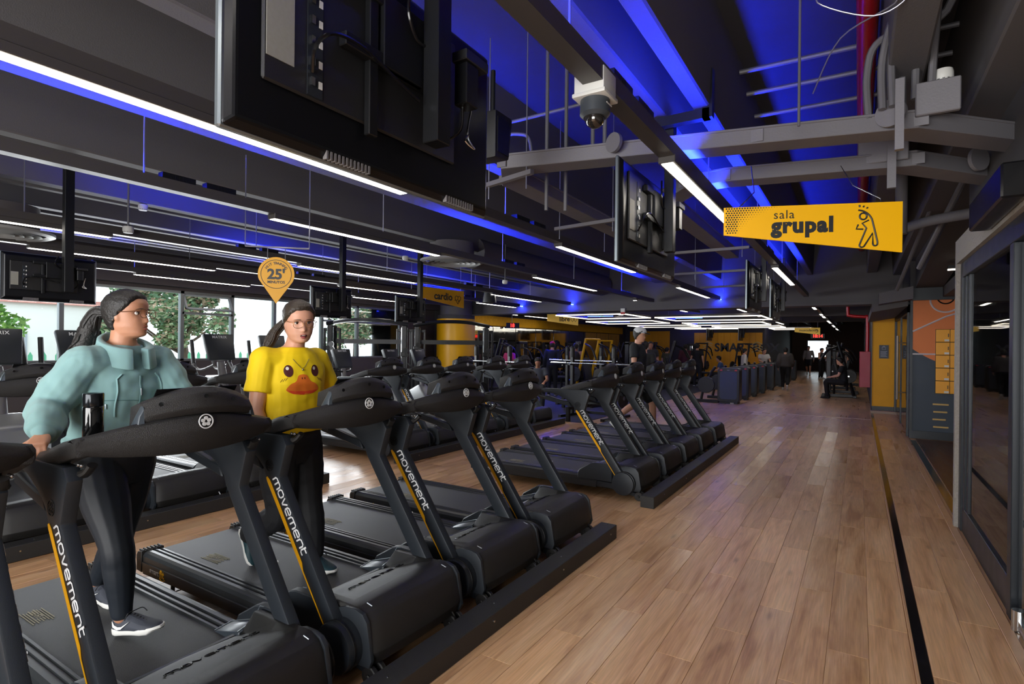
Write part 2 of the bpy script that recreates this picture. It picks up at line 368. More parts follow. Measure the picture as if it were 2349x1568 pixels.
# ---- square yellow column, right of the corridor
m = MB(); m.box(.29, .78, 16.9, 17.4, .16, 2.46); m.m = 1; m.box(.28, .8, 16.88, 17.41, .06, .16); m.box(.275, .292, 16.88, 17.4, .06, 2.5); m.m = 2; m.box(.27, .82, 16.6, 17.42, 0, .06); m.m = 3; m.box(.29, .8, 16.9, 17.4, 2.46, 4.1)
yc = struct(m.build('column', [YPAN, BLKM, mat('stone_step', '#a48d78', .6), PAINTD], smooth=0))
nt_ = MB(); nt_.box(.44, .64, 16.885, 16.9, 1.38, 1.72); sg = tag(nt_.build('locker_notice', mat('slate_sign', '#3a4048', .5), smooth=0), 'small dark notice with padlock symbol on the yellow column', 'sign')
lk = MB(); strokes(lk, [arc(0, .04, .022, 0, 180, 8), [(-.035, .04), (.035, .04), (.035, -.02), (-.035, -.02), (-.035, .04)]], .005, frame((.54, 16.882, 1.63), (1, 0, 0), (0, 0, 1)), 4)
for k in range(5): lk.box(.47, .61 - .02 * (k % 2), 16.882, 16.886, 1.55 - k * .03, 1.558 - k * .03)
lk.build('print', mat('light_print', '#c9ccd2', .5), sg)
# ---- outside: ground, fence, building, trees
struct(MB().box(-70, -12.3, -20, 60, -.5, -.3).build('ground_outside', mat('pale_paving', '#b9b6ae', .9, var=.1, vscale=1), smooth=0))
fn = thing('picket_fence', 'green metal picket fence outside the windows', 'fence', (-19, 8, -.3))
GRN = mat('green_fence_paint', '#5fb48b', .5)
pk = None
for i in range(56):
    if pk is None:
        q = MB(); q.prism([(-.05, 0), (.05, 0), (.05, 1.5), (0, 1.6), (-.05, 1.5)], 'x', -.012, .012); pk = q.build('picket', GRN, fn, smooth=0)
    else: pk = dup(pk, parent=fn)
    pk.location = (0, -8 + i * .3, 0)
MB().box(.02, .06, -8, 9, .3, .36).box(.02, .06, -8, 9, 1.2, 1.26).build('rail', GRN, fn, smooth=0)
bd = thing('neighbour_building', 'pale low building with grey door outside the left windows', 'building', (-26, 7.2, -.3))
m = MB(); m.box(-3, 0, -3.5, 4.2, 0, 3.3); m.build('wall', mat('white_render', '#e6e6e2', .9), bd, smooth=0)
MB().box(-3.1, .15, -3.6, 4.3, 3.3, 3.5).build('roof', mat('pink_roof_edge', '#c98f86', .8), bd, smooth=0)
MB().box(0, .04, -.6, .5, 0, 2.2).build('door', mat('grey_door', '#a5adb5', .6), bd, smooth=0)
BARK = mat('bark', '#5a4a3e', .9, bump=.6, bscale=30)
def leafmat(n, c): return mat(n, c, .7, var=.35, vscale=3)
def tree(name, label, loc, h, rad, cols, n, seed):
    R = random.Random(seed); t = thing(name, label, 'tree', loc, group='trees outside the windows')
    tr = MB(); top = V((R.uniform(-.3, .3), R.uniform(-.3, .3), h * .62)); tr.tube(smoothpath([(0, 0, 0), (.1, .05, h * .25), top * .75 + V((0, 0, 0)), top]), [.2 - .008 * k for k in range(16)], 8)
    for k in range(7):
        a = R.uniform(0, 2 * pi); st = top * R.uniform(.45, .95); tr.tube(smoothpath([st, st + V((cos(a) * rad * .4, sin(a) * rad * .4, h * .1)), st + V((cos(a) * rad * .8, sin(a) * rad * .8, h * .24))], 3), [.07, .06, .05, .045, .04, .03, .02], 6)
    tr.build('trunk', BARK, t)
    lf = MB()
    cl = [(V((R.gauss(0, .45) * rad, R.gauss(0, .45) * rad, h * R.uniform(.32, 1.0))), R.uniform(.35, .7)) for _ in range(44)]
    for k in range(n):
        c, s = R.choice(cl); d = V((R.gauss(0, 1), R.gauss(0, 1), R.gauss(0, 1))).normalized() * s * (R.random() ** .4) * rad * .42
        p = c + d; u = V((R.gauss(0, 1), R.gauss(0, 1), R.gauss(0, .6))).normalized(); v = u.orthogonal().normalized(); z = R.uniform(.07, .14)
        lf.m = R.randrange(len(cols)); lf.poly([p - u * z, p - v * z * .5, p + u * z, p + v * z * .5])
    o = lf.build('foliage', cols, t, 0); o['kind'] = 'stuff'
LF = [leafmat('leaf_a', '#6f8f63'), leafmat('leaf_b', '#9fb08a'), leafmat('leaf_c', '#4f6f50'), leafmat('leaf_d', '#b39b83')]
tree('tree', 'big grey-green tree outside the middle windows', (-22, 11.2, -.3), 4.9, 2.0, LF, 13000, 3)
tree('tree', 'leafy bright green tree outside the leftmost window', (-20, 4.0, -.3), 5.0, 1.4, [leafmat('leaf_e', '#8db35a'), leafmat('leaf_f', '#6a9a4c')], 5000, 5)
tree('tree', 'tall tree outside the windows behind the cable machines', (-24, 21.5, -.3), 5.6, 2.3, LF, 8000, 8)
# ---- glazed partition on the right
DRK = mat('anthracite_frame', '#1b2026', .4, .3)
cw = MB(); cw.box(.745, .86, -3.5, 6.46, 2.385, 2.595); cw.box(.745, .80, 6.39, 6.46, 0, 2.385)
struct(cw.build('wall_partition', CONC, smooth=0))
struct(MB().box(.84, 1.0, -3.5, 6.46, 2.595, 3.25).build('wall_above_partition', PAINTD, smooth=0))
pf = MB(); pf.box(.775, .83, 6.27, 6.39, 0, 2.385); pf.box(.775, .83, -3.5, 6.3, 2.25, 2.385); pf.box(.785, .82, 4.5, 6.28, 0, .22); pf.box(.775, .84, 4.36, 4.46, 0, 2.25); pf.box(.79, .82, 6.0, 6.06, .2, 2.25); pf.box(.785, .82, 6.14, 6.2, .2, 2.25)
pfo = struct(pf.build('partition_frame', DRK, smooth=0, bevel=.004))
MB().box(.803, .811, 4.46, 6.0, .22, 2.25).build('pane', GLASS, pfo, smooth=0)
do = struct(MB().box(.802, .812, 2.5, 4.3, .03, 2.23).build('door_1', GLASS, smooth=0))
hz = MB(); hz.cyl((.79, 4.22, .0), (.79, 4.22, .12), .035, 16); hz.cyl((.807, 4.22, .03), (.807, 4.05, .03), .03, 12); hz.box(.78, .835, 4.0, 4.3, .012, .07); hz.cyl((.85, 4.2, .07), (.85, 4.2, .13), .025, 12)
hz.build('pivot_hinge', CHR, do)
# inside the studio beyond the glass
pm_ = tag(MB().box(2.96, 2.985, 7.1, 7.75, 1.15, 1.6).build('yellow_poster', YELS, smooth=0), 'yellow poster on the studio wall behind the glass', 'poster')
MB().box(2.952, 2.96, 7.15, 7.7, 1.5, 1.56).build('print', WHT, pm_, smooth=0)
for k, y in enumerate((2.5, 5.2, 7.9, 10.3)):
    sl = thing('studio_lamp', 'slim white tube lamp in the glazed studio, ' + ('nearest', 'second', 'third', 'farthest')[k] + ' from the viewpoint', 'lamp', (2.0, y, 2.78), group='studio lamps behind the glass')
    MB().box(-.9, .9, -.03, .03, .02, .07).build('housing', BLKM, sl, smooth=0)
    MB().box(-.9, .9, -.02, .02, 0, .02).build('diffuser', mat('studio_diffuser', '#fff3dd', .5, emit='#fff0d8', estr=5), sl, smooth=0)
# ---- locker wall with court mural
m = MB(); m.box(.82, 3.0, 12.4, 12.6, 0, 2.5); m.m = 1; m.box(.80, 3.0, 12.3, 12.6, 2.5, 2.72); m.box(.79, .83, 12.38, 12.6, 0, 2.5); m.box(.82, 3, 12.37, 12.4, 0, .14)
lw = struct(m.build('wall_lockers', [mat('slate_blue_paint', '#2f3b49', .55), DRK], smooth=0))
OR = mat('orange_court_print', '#d9793f', .6, var=.05)
o = MB(); xs = [.83 + i * .05 for i in range(20)]
def curve_z(x): return 1.62 - .26 * sin(min(1, (x - .83) / .55) * pi / 2) if x < 1.38 else 1.36
o.prism([(.83, 2.5)] + [(x, curve_z(x)) for x in xs] + [(xs[-1], 2.5)], 'y', 12.385, 12.4); o.build('mural', OR, lw, smooth=0)
ml = MB(); F = frame((0, 12.384, 0), (1, 0, 0), (0, 0, 1))
strokes(ml, [arc(1.3, 2.5, .22, 180, 360, 20), [(.83, 1.94), (1.3, 2.2), (1.75, 2.36)], [(.83, 1.53), (1.17, 1.53)]], .016, F, 6); ml.build('court_line', mat('pale_line_print', '#c9bfc4', .6), lw)
ml = MB(); strokes(ml, [arc(1.3, 2.55, .12, 180, 360, 16)], .013, F, 6); ml.build('court_line', BLKM, lw)
for k in range(5):
    lk = thing('locker', 'yellow locker stack in the mural wall, top door' if k == 0 else 'yellow locker door number %s from the top in the mural wall' % ('two', 'three', 'four', 'five')[k - 1], 'locker', (1.16, 12.36, .83 + (4 - k) * .229))
    MB().box(0, .4, 0, .045, 0, .229).build('cabinet', mat('locker_shadow', '#40330f', .6), lk, smooth=0)
    for j, (a, b) in enumerate(((.006, .2), (.208, .394))):
        d = MB().box(a, b, -.012, .006, .006, .223).build('door', mat('locker_yellow', '#f0a300', .4), lk, smooth=0, bevel=.003)
        MB().box(b - .028, b - .018, -.022, -.012, .09, .15).build('latch', BLKM, d, smooth=0)
        MB().box(b - .075, b - .01, -.0145, -.0122, .015, .05).build('number_plate', mat('plate_white', '#d5d3cc', .5), d, smooth=0)
for k in range(5):
    h = MB(); h.box(1.13 + .01 * (k % 2), 1.36 - .02 * (k % 3), 12.392, 12.402, .62 - k * .135, .65 - k * .135); h.build('bar_print', mat('cream_bar', '#c9a665', .6), lw, smooth=0, bevel=.004)
# ---- tall glass door and dark bulkhead next to it
gd = MB(); gd.box(.76, .82, 12.6, 12.7, 0, 2.45); gd.box(.76, .82, 16.75, 16.88, 0, 2.45); gd.box(.76, .82, 12.6, 16.9, 2.3, 2.5); gd.box(.77, .81, 14.7, 14.85, 0, 2.3)
gf = struct(gd.build('door_2', DRK, smooth=0)); MB().box(.785, .795, 12.7, 14.7, .05, 2.3).build('pane', GLASS, gf, smooth=0); MB().box(.785, .795, 14.85, 16.75, .05, 2.3).build('pane', GLASS, gf, smooth=0)
MB().tube([(.70, 14.3, .55), (.70, 14.3, 1.9)], .022, 10).tube([(.70, 14.3, .7), (.79, 14.3, .7)], .012, 8).tube([(.70, 14.3, 1.75), (.79, 14.3, 1.75)], .012, 8).build('handle', mat('warm_steel', '#b8a690', .3, .8), gf)
struct(MB().box(.80, 3.0, 12.62, 18, 2.5, 4.1).box(.82, 3.0, 17.3, 18, 0, 2.5).build('wall_bulkhead', PAINTD, smooth=0))
bk = MB(); bk.prism([(.3, 2.42), (.8, 2.5), (.8, 2.72), (.3, 2.62)], 'y', 11.9, 12.3); bk.prism([(.2, 2.3), (.75, 2.4), (.75, 2.55), (.2, 2.45)], 'y', 12.3, 16.9)
struct(bk.build('soffit', PAINT, smooth=0))
# sloping dark beam overhead on the right
sb = MB(); sb.prism([(6.5, 3.25), (12.3, 2.72), (12.3, 3.3), (6.5, 3.9)], 'x', .86, 1.25); struct(sb.build('sloping_beam', PAINTD, smooth=0))
sb = MB(); sb.prism([(6.46, 2.62), (12.3, 2.55), (12.3, 2.72), (6.46, 2.9)], 'x', 1.25, 2.9); struct(sb.build('sloping_soffit', PAINTD, smooth=0))
# ================================================================ LAMP TRACKS
DIFF = mat('lamp_diffuser', '#fff4e2', .5, emit=(1, .93, .82), estr=16)
BLUE = mat('blue_led', '#2030ff', .5, emit=(.012, .03, 1), estr=300)
BLUEF = mat('blue_led_far', '#2030ff', .5, emit=(.012, .03, 1), estr=80)
TRK = mat('lamp_profile', '#4a4644', .45, .2)
WIRE = mat('steel_wire', '#9a9aa6', .35, .7)
def driver(mb, x, y, z):
    mb.box(x - .035, x + .035, y - .13, y + .13, z, z + .055)
    for k in (-1, 0, 1): mb.box(x + .034, x + .037, y + k * .03 - .004, y + k * .03 + .004, z + .012, z + .05)
def track(X, spans, label, y0=-3.4, y1=14.6, z=2.80, blue=BLUE, bl=None):
    t = thing('lamp_track', label, 'lamp', (X, 0, z), group='linear lamps under the ceiling ribs')
    MB().prism([(-.05, .02), (.05, .02), (.05, .105), (.036, .105), (.036, .04), (-.036, .04), (-.036, .105), (-.05, .105)], 'y', y0, y1).build('track_profile', TRK, t, smooth=0)  # raised side lips shaped to narrow the upward spread of the blue light
    if bl is None:
        sp = sorted(spans); bl = [((sp[i][1] + (sp[i + 1][0] if i + 1 < len(sp) else sp[i][1] + 2.6)) / 2 - 1.15, (sp[i][1] + (sp[i + 1][0] if i + 1 < len(sp) else sp[i][1] + 2.6)) / 2 + 1.15) for i in range(len(sp))]
    for (a, b) in bl:
        MB().box(-.03, .03, a, b, .041, .047).build('blue_strip', blue, t, smooth=0)
    for a, b in spans:
        MB().box(-.055, .055, a, b, -.02, .03).build('lamp_housing', TRK, t, bevel=.004)
        MB().box(-.036, .036, a + .012, b - .012, -.024, -.018).build('diffuser', DIFF, t, smooth=0)
        d = MB(); driver(d, .0, a - .5, .1); driver(d, .0, a - .85, .1); d.build('driver_box', BLKM, t, smooth=0)
    y = y0 + .4
    while y < y1:
        zt = 3.4 if (y * 10) % 2 < 1 else 3.4
        MB().cyl((0, y, .09), (0, y, 4.12 - z), .006, 6).build('suspension_rod', WIRE, t); y += 2.55
    return t
track(-1.05, [(-1.9, .65), (3.5, 6.05), (8.85, 11.4)], 'lamp track nearest the corridor, over the first treadmill row', bl=[(-3, 8), (9, 12)])
track(-3.02, [(.55, 3.2), (5.8, 8.4), (10.9, 13.5)], 'lamp track above the decks of the first treadmill row, lit from behind the big screen', blue=BLUE)
track(-4.72, [(-1.9, .6), (3.2, 5.65), (8.2, 10.8)], 'lamp track running over the front of the second treadmill row')
track(-7.2, [(.4, 2.87), (5.35, 7.95), (10.5, 12.85)], 'lamp track between the second treadmill row and the cross trainers')
track(-8.95, [(2.65, 5.05), (7.6, 10.05), (12.4, 14.4)], 'lamp track above the cross trainers')
track(-10.75, [(-.4, 2.0), (4.65, 6.8), (9.6, 11.8)], 'lamp track nearest the windows')
track(-1.1, [(16.2, 18.7), (21.3, 23.8), (26.4, 28.9), (31.5, 34), (36.6, 39.1)], 'far lamp track over the corridor beyond the first girder', 15.6, 45, blue=BLUEF, bl=[(15.7, 16.8), (24.5, 26), (31, 32)])
track(-3.1, [(16.6, 19.1), (21.7, 24.2), (27, 29.5)], 'far lamp track over the row of black machine towers', 15.6, 30, blue=BLUEF, bl=[(15.7, 17), (22.8, 24.5)])
track(-4.8, [(13.4, 13.5), (15.9, 18.4)], 'short far lamp track left of the tower row', 15.5, 20, blue=BLUEF, bl=[(15.6, 17)])
track(-7.4, [(15.9, 19.4)], 'short far lamp track in front of the mirrors', 15.5, 20.5, blue=BLUEF, bl=[(15.6, 17)])
track(-11.1, [(15.6, 18), (18.6, 21)], 'far lamp track beside the yellow band', 15.5, 22, blue=BLUEF, bl=[(15.6, 16.8)])
# rectangular pendant lamps over the free weight floor
def ringlamp(x0, x1, y0, y1, z, label):
    t = thing('ring_lamp', label, 'lamp', ((x0 + x1) / 2, (y0 + y1) / 2, z), group='rectangular pendant lamps')
    a, b = (x1 - x0) / 2, (y1 - y0) / 2
    h = MB(); d = MB()
    for q in ((-a, a, -b, -b + .04), (-a, a, b - .04, b), (-a, -a + .04, -b, b), (a - .04, a, -b, b)):
        h.box(*q, .03, .1); d.box(*q, 0, .03)
    h.build('frame', TRK, t, smooth=0); d.build('diffuser', mat('ring_diffuser', '#fff0d8', .5, emit=(1, .92, .78), estr=2.6), t, smooth=0)
    for sx in (-a + .1, a - .1): MB().cyl((sx, 0, .1), (sx, 0, 4.12 - z), .006, 6).build('suspension_rod', WIRE, t)
    MB().box(-a, -a + 1, b - .035, b - .005, .1, .115).build('blue_strip', BLUEF, t, smooth=0)
for i, (x0, x1, y0, y1) in enumerate(((-8.6, -6.2, 16.4, 19.0), (-6.0, -2.6, 18.8, 21.4), (-9.6, -6.8, 21, 23.4), (-6.3, -3.2, 23.4, 26), (-9.5, -6.6, 25.6, 28), (-6.0, -3.0, 27.6, 29.6), (-3.9, -2.0, 30.8, 33), (-8.4, -5.4, 29.8, 31.2))):
    ringlamp(x0, x1, y0, y1, 2.62, 'white rectangular pendant lamp, number %s counted away from the near girder' % ('one', 'two', 'three', 'four', 'five', 'six', 'seven', 'eight')[i])
# ================================================================ TELEVISIONS (backs to the corridor)
TVB = mat('tv_back_shell', '#15161a', .3, .45, bump=.03, bscale=300)
TVS = mat('tv_side_bezel', '#7d868c', .3, .7)
LAB = mat('tv_rating_label', '#8d8c84', .6, var=.1, vscale=80)
def tv(loc, W, Hh, label, top, speaker=False):
    """local: back faces +x, width along y, origin at the bottom centre of the panel"""
    t = thing('television', label, 'television', loc, group='hanging televisions')
    a = W / 2; k = W / 1.24
    MB().box(-.03, -.005, -a, a, 0, Hh).build('bezel', TVS, t, bevel=.006)
    m = MB(); m.loft([[(-.005, -a + .004, .004), (-.005, a - .004, .004), (-.005, a - .004, Hh - .004), (-.005, -a + .004, Hh - .004)], [(.02, -a + .03, .03), (.02, a - .03, .03), (.02, a - .03, Hh - .03), (.02, -a + .03, Hh - .03)]])
    m.build('back_shell', TVB, t, smooth=0, bevel=.008, seg=2)
    MB().box(-.034, -.03, -a + .012, a - .012, .012, Hh - .012).build('screen', BLKG, t, smooth=0)
    m = MB(); m.box(.02, .034, -a + .1 * k, a * .55, .16 * k, Hh - .08); m.build('chassis_cover', BLK, t, bevel=.006)
    MB().box(.034, .036, -a + .11 * k, -a + .2 * k, .23 * k, .43 * k).build('rating_label', LAB, t, smooth=0)
    pn = MB().box(.034, .037, -a + .245 * k, -a + .30 * k, .17 * k, Hh - .12).build('connector_panel', GRYD, t, smooth=0)
    pp = MB()
    for j in range(6): pp.box(.037, .039, -a + .285 * k, -a + .298 * k, .2 * k + j * .062 * k, .222 * k + j * .062 * k)
    pp.build('port_label', WHT, pn, smooth=0)
    pl = MB()
    for j in range(5): pl.box(.037, .044, -a + .255 * k, -a + .268 * k, .2 * k + j * .062 * k, .225 * k + j * .062 * k)
    pl.build('socket', CHR, pn, smooth=0)
    for c in (-.15, .33):
        v = MB()
        for j in range(12): v.box(.002, .02, c * W + j * .016 * k - .1, c * W + j * .016 * k - .093, .004, .03)
        v.build('vent_slot', GRYM, t, smooth=0)
    mt = MB(); mt.box(.036, .07, -.26 * k, .26 * k, Hh * .5, Hh * .56); mt.box(.036, .07, -.26 * k, .26 * k, Hh * .78, Hh * .84); mt.box(.05, .075, -.1 * k, .1 * k, Hh * .5, Hh * .84)
    mt.build('mount_plate', BLKM, t, bevel=.003)
    MB().box(.034, .06, -.15 * k, -.11 * k, .12 * k, Hh * .8).build('mount_arm', BLKM, t, bevel=.003); MB().box(.034, .06, .2 * k, .24 * k, .2 * k, Hh * .8).build('mount_arm', BLKM, t, bevel=.003)
    MB().box(.08, .15, .09 * k, .09 * k + .075, .16 * k, top - loc[2]).build('post', BLKM, t, bevel=.003)
    bx = MB().box(.09, .15, .26 * k, .34 * k, .36 * k, .52 * k).build('power_box', BLKM, t, bevel=.004); MB().box(.085, .155, .25 * k, .4 * k, .525 * k, .565 * k).build('receiver', BLK, bx, bevel=.003)
    cb = MB(); cb.tube(smoothpath([(.04, -a + .26 * k, .24 * k), (.08, -a + .24 * k, .3 * k), (.09, -a + .3 * k, .36 * k), (.09, -a + .42 * k, .37 * k), (.085, -.04, .33 * k), (.09, .06 * k, .3 * k)]), .006, 6); cb.tube(smoothpath([(.08, .03, Hh * .98), (.09, .0, Hh * .82), (.08, .05, Hh * .72), (.09, .1, Hh * .7)]), .006, 6)
    cb.tube(smoothpath([(.11, .29 * k, .36 * k), (.1, .29 * k, .27 * k), (.05, .25 * k, .22 * k)]), .005, 6); cb.build('cable', BLKG, t)
    wc = MB(); wc.tube(smoothpath([(.05, .43 * k, .42 * k), (.045, .41 * k, .3 * k), (.06, .44 * k, .25 * k), (.05, .39 * k, .27 * k), (.05, .41 * k, .3 * k)]), .004, 6); wc.build('cable', WHT if W < 1 else CHR, t)
    if speaker:
        pass
    return t
tv((-1.42, 1.42, 2.17), 1.22, .72, 'big black television seen from behind, hanging nearest the ceiling camera', 3.36)
tv((-1.36, 4.12, 2.17), 1.28, .71, 'black television seen from behind, hanging just left of the grupal sign', 3.36)
tv((-1.37, 9.2, 2.17), 1.26, .72, 'television edge-on down the hall, third of the hanging row', 3.36)
tv((-1.37, 11.75, 2.17), 1.26, .72, 'television edge-on down the hall, fourth of the hanging row', 3.36)
tv((-6.5, 2.1, 1.97), .74, .44, 'small television with white looped cable hanging at the left frame edge', 3.36)
tv((-6.5, 5.4, 1.98), .74, .44, 'small television hanging behind the woman in yellow', 3.36)
tv((-6.5, 7.08, 1.98), .74, .44, 'small television with pale looped cable hanging in front of the cable machines', 3.36)
tv((-6.9, 31.2, 2.0), 1.2, .68, 'far television above the yellow lettered wall, left one', 3.4)['label'] = 'far television above the yellow lettered wall, left of two'
tv((-5.3, 31.2, 2.0), 1.2, .68, 'far television above the yellow lettered wall, right of two', 3.4)
# bracket of the second television
b = MB(); b.box(-1.5, -.93, 4.12, 4.19, 3.27, 3.34); b.box(-.98, -.91, 4.12, 4.19, 3.27, 3.62); tag(b.build('post_bracket', BLKM, smooth=0), 'black steel bracket bolted to the ceiling rib behind the dome camera', 'bracket')
# ================================================================ CABLE TRAYS
TRAY = mat('tray_grey_paint', '#77757a', .5, .15, bump=.08, bscale=80)
def tray(path, label, z=2.93, w_=.2, h=.1, side=1):
    t = thing('cable_tray', label, 'cable tray', (0, 0, z))
    P = [V((x, y, 0)) for x, y in path]; rings = []
    for i, p in enumerate(P):
        d0 = (P[i] - P[i - 1]).normalized() if i else (P[1] - P[0]).normalized(); d1 = (P[i + 1] - P[i]).normalized() if i < len(P) - 1 else d0
        n0 = V((-d0.y, d0.x, 0)); n1 = V((-d1.y, d1.x, 0)); n = (n0 + n1).normalized(); n = n / max(.4, n.dot(n0)) * side
        o = p + n * w_
        rings.append([p, o, o + V((0, 0, h)), p + V((0, 0, h))])
    MB().loft(rings).build('trough', TRAY, t, smooth=0, bevel=.004)
    MB().loft([[r[3] - (r[1] - r[0]) * .04 + V((0, 0, -.004)), r[2] + (r[1] - r[0]) * .04 + V((0, 0, -.004)), r[2] + (r[1] - r[0]) * .04 + V((0, 0, .012)), r[3] - (r[1] - r[0]) * .04 + V((0, 0, .012))] for r in rings]).build('lid', TRAY, t, smooth=0, bevel=.003)
    for i in range(1, len(P) - 1):
        j = MB(); q = rings[i]; j.box(q[0].x - .03, q[0].x + .05, q[0].y - .006, q[0].y + .004, .01, h - .01); j.build('joint_plate', TRAY, t, smooth=0)
    return t
t1 = tray([(-2.62, 7.9), (-2.6, 3.95), (-2.36, 3.56), (-.6, 3.98), (.3, 4.2), (.95, 4.85), (2.6, 6.2)], 'front grey cable tray crossing under the ceiling past the dome camera', 2.97)
t2 = tray([(-1.75, 8.9), (-1.72, 5.3), (-1.3, 4.80), (-.95, 4.76), (.35, 5.05), (1.12, 5.95), (2.6, 7.4)], 'second grey cable tray, the yellow grupal sign hangs under it', 2.97)
for (x, y, r) in ((-1.5, 3.74, .07), (.15, 4.14, .085)):
    MB().cyl((x, y - .035, 3.06), (x + .01, y - .01, 3.06), r, 24).build('round_cover', TRAY, t1); bpy.context.view_layer.update()
for o in t1.children:
    if o.name.startswith('round_cover'): o.location.z = -2.97
MB().box(.28, .5, 4.16, 4.2, .06, .26).build('junction_plate', TRAY, t1, bevel=.006)
MB().box(-.02, .3, 4.98, 5.0, .04, .3).build('junction_plate', TRAY, t2, bevel=.006)
MB().cyl((.75, 5.45, .09), (.77, 5.43, .09), .09, 24).build('round_cover', TRAY, t2)
st = MB(); st.box(.17, .215, 3.98, 4.02, -.18, .24); st.box(.165, .22, 4.9, 4.94, -.18, .2); st.build('strut_channel', TRAY, t1, smooth=0)
def strut(a, b, label, rods):
    t = thing('support_strut', label, 'strut', a); d = V(b) - V(a); m = MB()
    n = V((-d.y, d.x, 0)).normalized() * .02
    m.loft([[p - n, p + n, p + n + V((0, 0, .035)), p - n + V((0, 0, .035))] for p in (V(), d)]); m.build('channel', TRAY, t, smooth=0)
    for f in rods: MB().cyl(d * f + V((0, 0, -.1)), d * f + V((0, 0, 4.12 - a[2])), .005, 6).build('threaded_rod', WIRE, t)
strut((-2.7, 3.75, 2.9), (-2.1, 3.6, 2.9), 'short steel strut under the corner of the front cable tray', (.2, .9))
strut((-2.9, 5.5, 2.9), (-1.45, 5.3, 2.9), 'steel strut left of the second hanging television', (.04, .5))
strut((-2.9, 7.6, 2.88), (-1.2, 7.6, 2.88), 'steel strut right of the second hanging television', (.1, .95))
strut((-2.9, 9.8, 2.88), (-1.3, 9.8, 2.88), 'second steel strut beyond the hanging television', (.3, .9))
strut((-2.9, 12.2, 2.88), (-1.3, 12.2, 2.88), 'third steel strut beyond the hanging television', (.3, .9))
# conduits
CON = mat('conduit_grey', '#6b6a6e', .5, .2)
def pipe(name, label, pts, r, m=CON, cat='pipe', n=8, grp=None):
    o = MB().tube(smoothpath(pts, 6), r, n).build(name, m); return tag(o, label, cat, grp)
pipe('red_pipe', 'red sprinkler pipe running along the ceiling', [(.03, -3, 3.86), (.03, 6, 3.86), (.03, 14.6, 3.86)], .065, mat('red_pipe_paint', '#b3101c', .3), n=16)
rp = MAT_RED = MATS['red_pipe_paint']
pipe('red_standpipe', 'red standpipe dropping to the red hose box by the yellow column', [(-.25, 17.2, 3.6), (-.25, 17.2, 2.62), (-.2, 17.2, 2.5), (.12, 17.2, 2.46), (.19, 17.2, 2.4), (.19, 17.2, 1.5)], .04, rp, n=12)
fb = MB(); fb.box(.02, .26, 17.0, 17.36, .62, 1.55); tag(fb.build('hose_box', mat('red_box_paint', '#a3283a', .45), bevel=.008), 'red hose box below the standpipe beside the yellow column', 'box')
CONL = 'grey conduits at the upper right'
for k, p in enumerate(([(.16, 4.06, 3.08), (.16, 4.05, 3.5), (.26, 3.6, 3.8), (.42, 2.4, 4.05), (.44, .8, 4.08)],
                       [(.11, 4.08, 3.08), (.11, 4.08, 3.4), (.2, 3.95, 3.62), (.5, 3.9, 3.7), (.58, 3.2, 3.9), (.6, 1, 4.05)],
                       [(.36, 4.2, 3.2), (.37, 4.1, 3.5), (.36, 3.4, 3.9), (.35, 1, 4.06)],
                       [(.04, 4.15, 3.06), (.03, 4.15, 3.35), (.1, 4.1, 3.52), (.42, 4.1, 3.6), (.52, 4.0, 4.1)],
                       [(.28, 4.2, 3.15), (.29, 4.2, 3.6), (.3, 4.15, 4.1)],
                       [(.22, 4.25, 3.06), (.22, 4.3, 3.5), (.24, 4.35, 4.1)])):
    pipe('conduit', ['grey conduit with a long bend rising from the round tray cover', 'grey conduit sweeping over to the right above the tray', 'grey conduit rising from the square junction plate', 'grey conduit curving left of the round tray cover', 'straight grey conduit behind the square junction plate', 'straight grey conduit between round cover and junction plate'][k], p, .022, CON, 'conduit', grp=CONL)
for k, (y, z) in enumerate(((5.0, 3.95), (5.35, 3.9), (5.8, 3.86), (6.2, 3.8))):
    pipe('conduit', 'horizontal grey conduit crossing the blue ceiling bay, %s from the front' % ('first', 'second', 'third', 'fourth')[k], [(-.88, y, z), (-.4, y + .02, z), (.6, y + .1, z + .02)], .02 + .012 * (k == 3), CON, 'conduit', grp='conduits across the blue bay')
for k, (x, y) in enumerate(((-1.75, 3.92), (-1.66, 3.94), (-2.25, 4.1), (-2.12, 4.2))):
    pipe('conduit', ['vertical grey conduit above the tray cover near the camera, left one', 'vertical grey conduit above the tray cover near the camera, right one', 'vertical grey conduit through the tray corner, near one', 'vertical grey conduit through the tray corner, far one'][k], [(x, y, 2.75 if k > 1 else 3.07), (x, y, 3.4), (x, y, 4.1)], .016, CON, 'conduit', grp='vertical conduits at the front tray')
pipe('conduit', 'grey conduit elbow on the rib beside the front tray', [(-3.02, 4.4, 3.72), (-2.6, 4.45, 3.74), (-1.3, 4.5, 3.78)], .016, CON, 'conduit')
pipe('conduit', 'bent grey conduit dropping from the rib hole left of the tray', [(-3.0, 4.4, 3.6), (-2.75, 4.42, 3.6), (-2.62, 4.45, 3.5), (-2.6, 4.45, 3.0)], .016, CON, 'conduit')
pipe('drain_pipe', 'horizontal grey pipe over the partition at right', [(.42, 7.2, 2.9), (.6, 6.8, 2.88), (.9, 6.5, 2.86)], .05, PAINT, n=12)
pipe('drain_pipe', 'thick vertical grey pipe behind the grupal sign', [(.33, 6.4, 2.7), (.33, 6.4, 3.4), (.33, 6.4, 4.1)], .05, PAINT, n=12)
for k, p in enumerate(([(.55, 7.5, 2.5), (.9, 6.5, 3.4), (1.2, 5.8, 4.1)], [(.45, 9.5, 2.45), (.62, 8.6, 3.0), (.75, 8.0, 3.4)])):
    pipe('brace_rod', ['diagonal grey brace above the partition', 'diagonal grey brace above the lockers'][k], p, .025, PAINT)
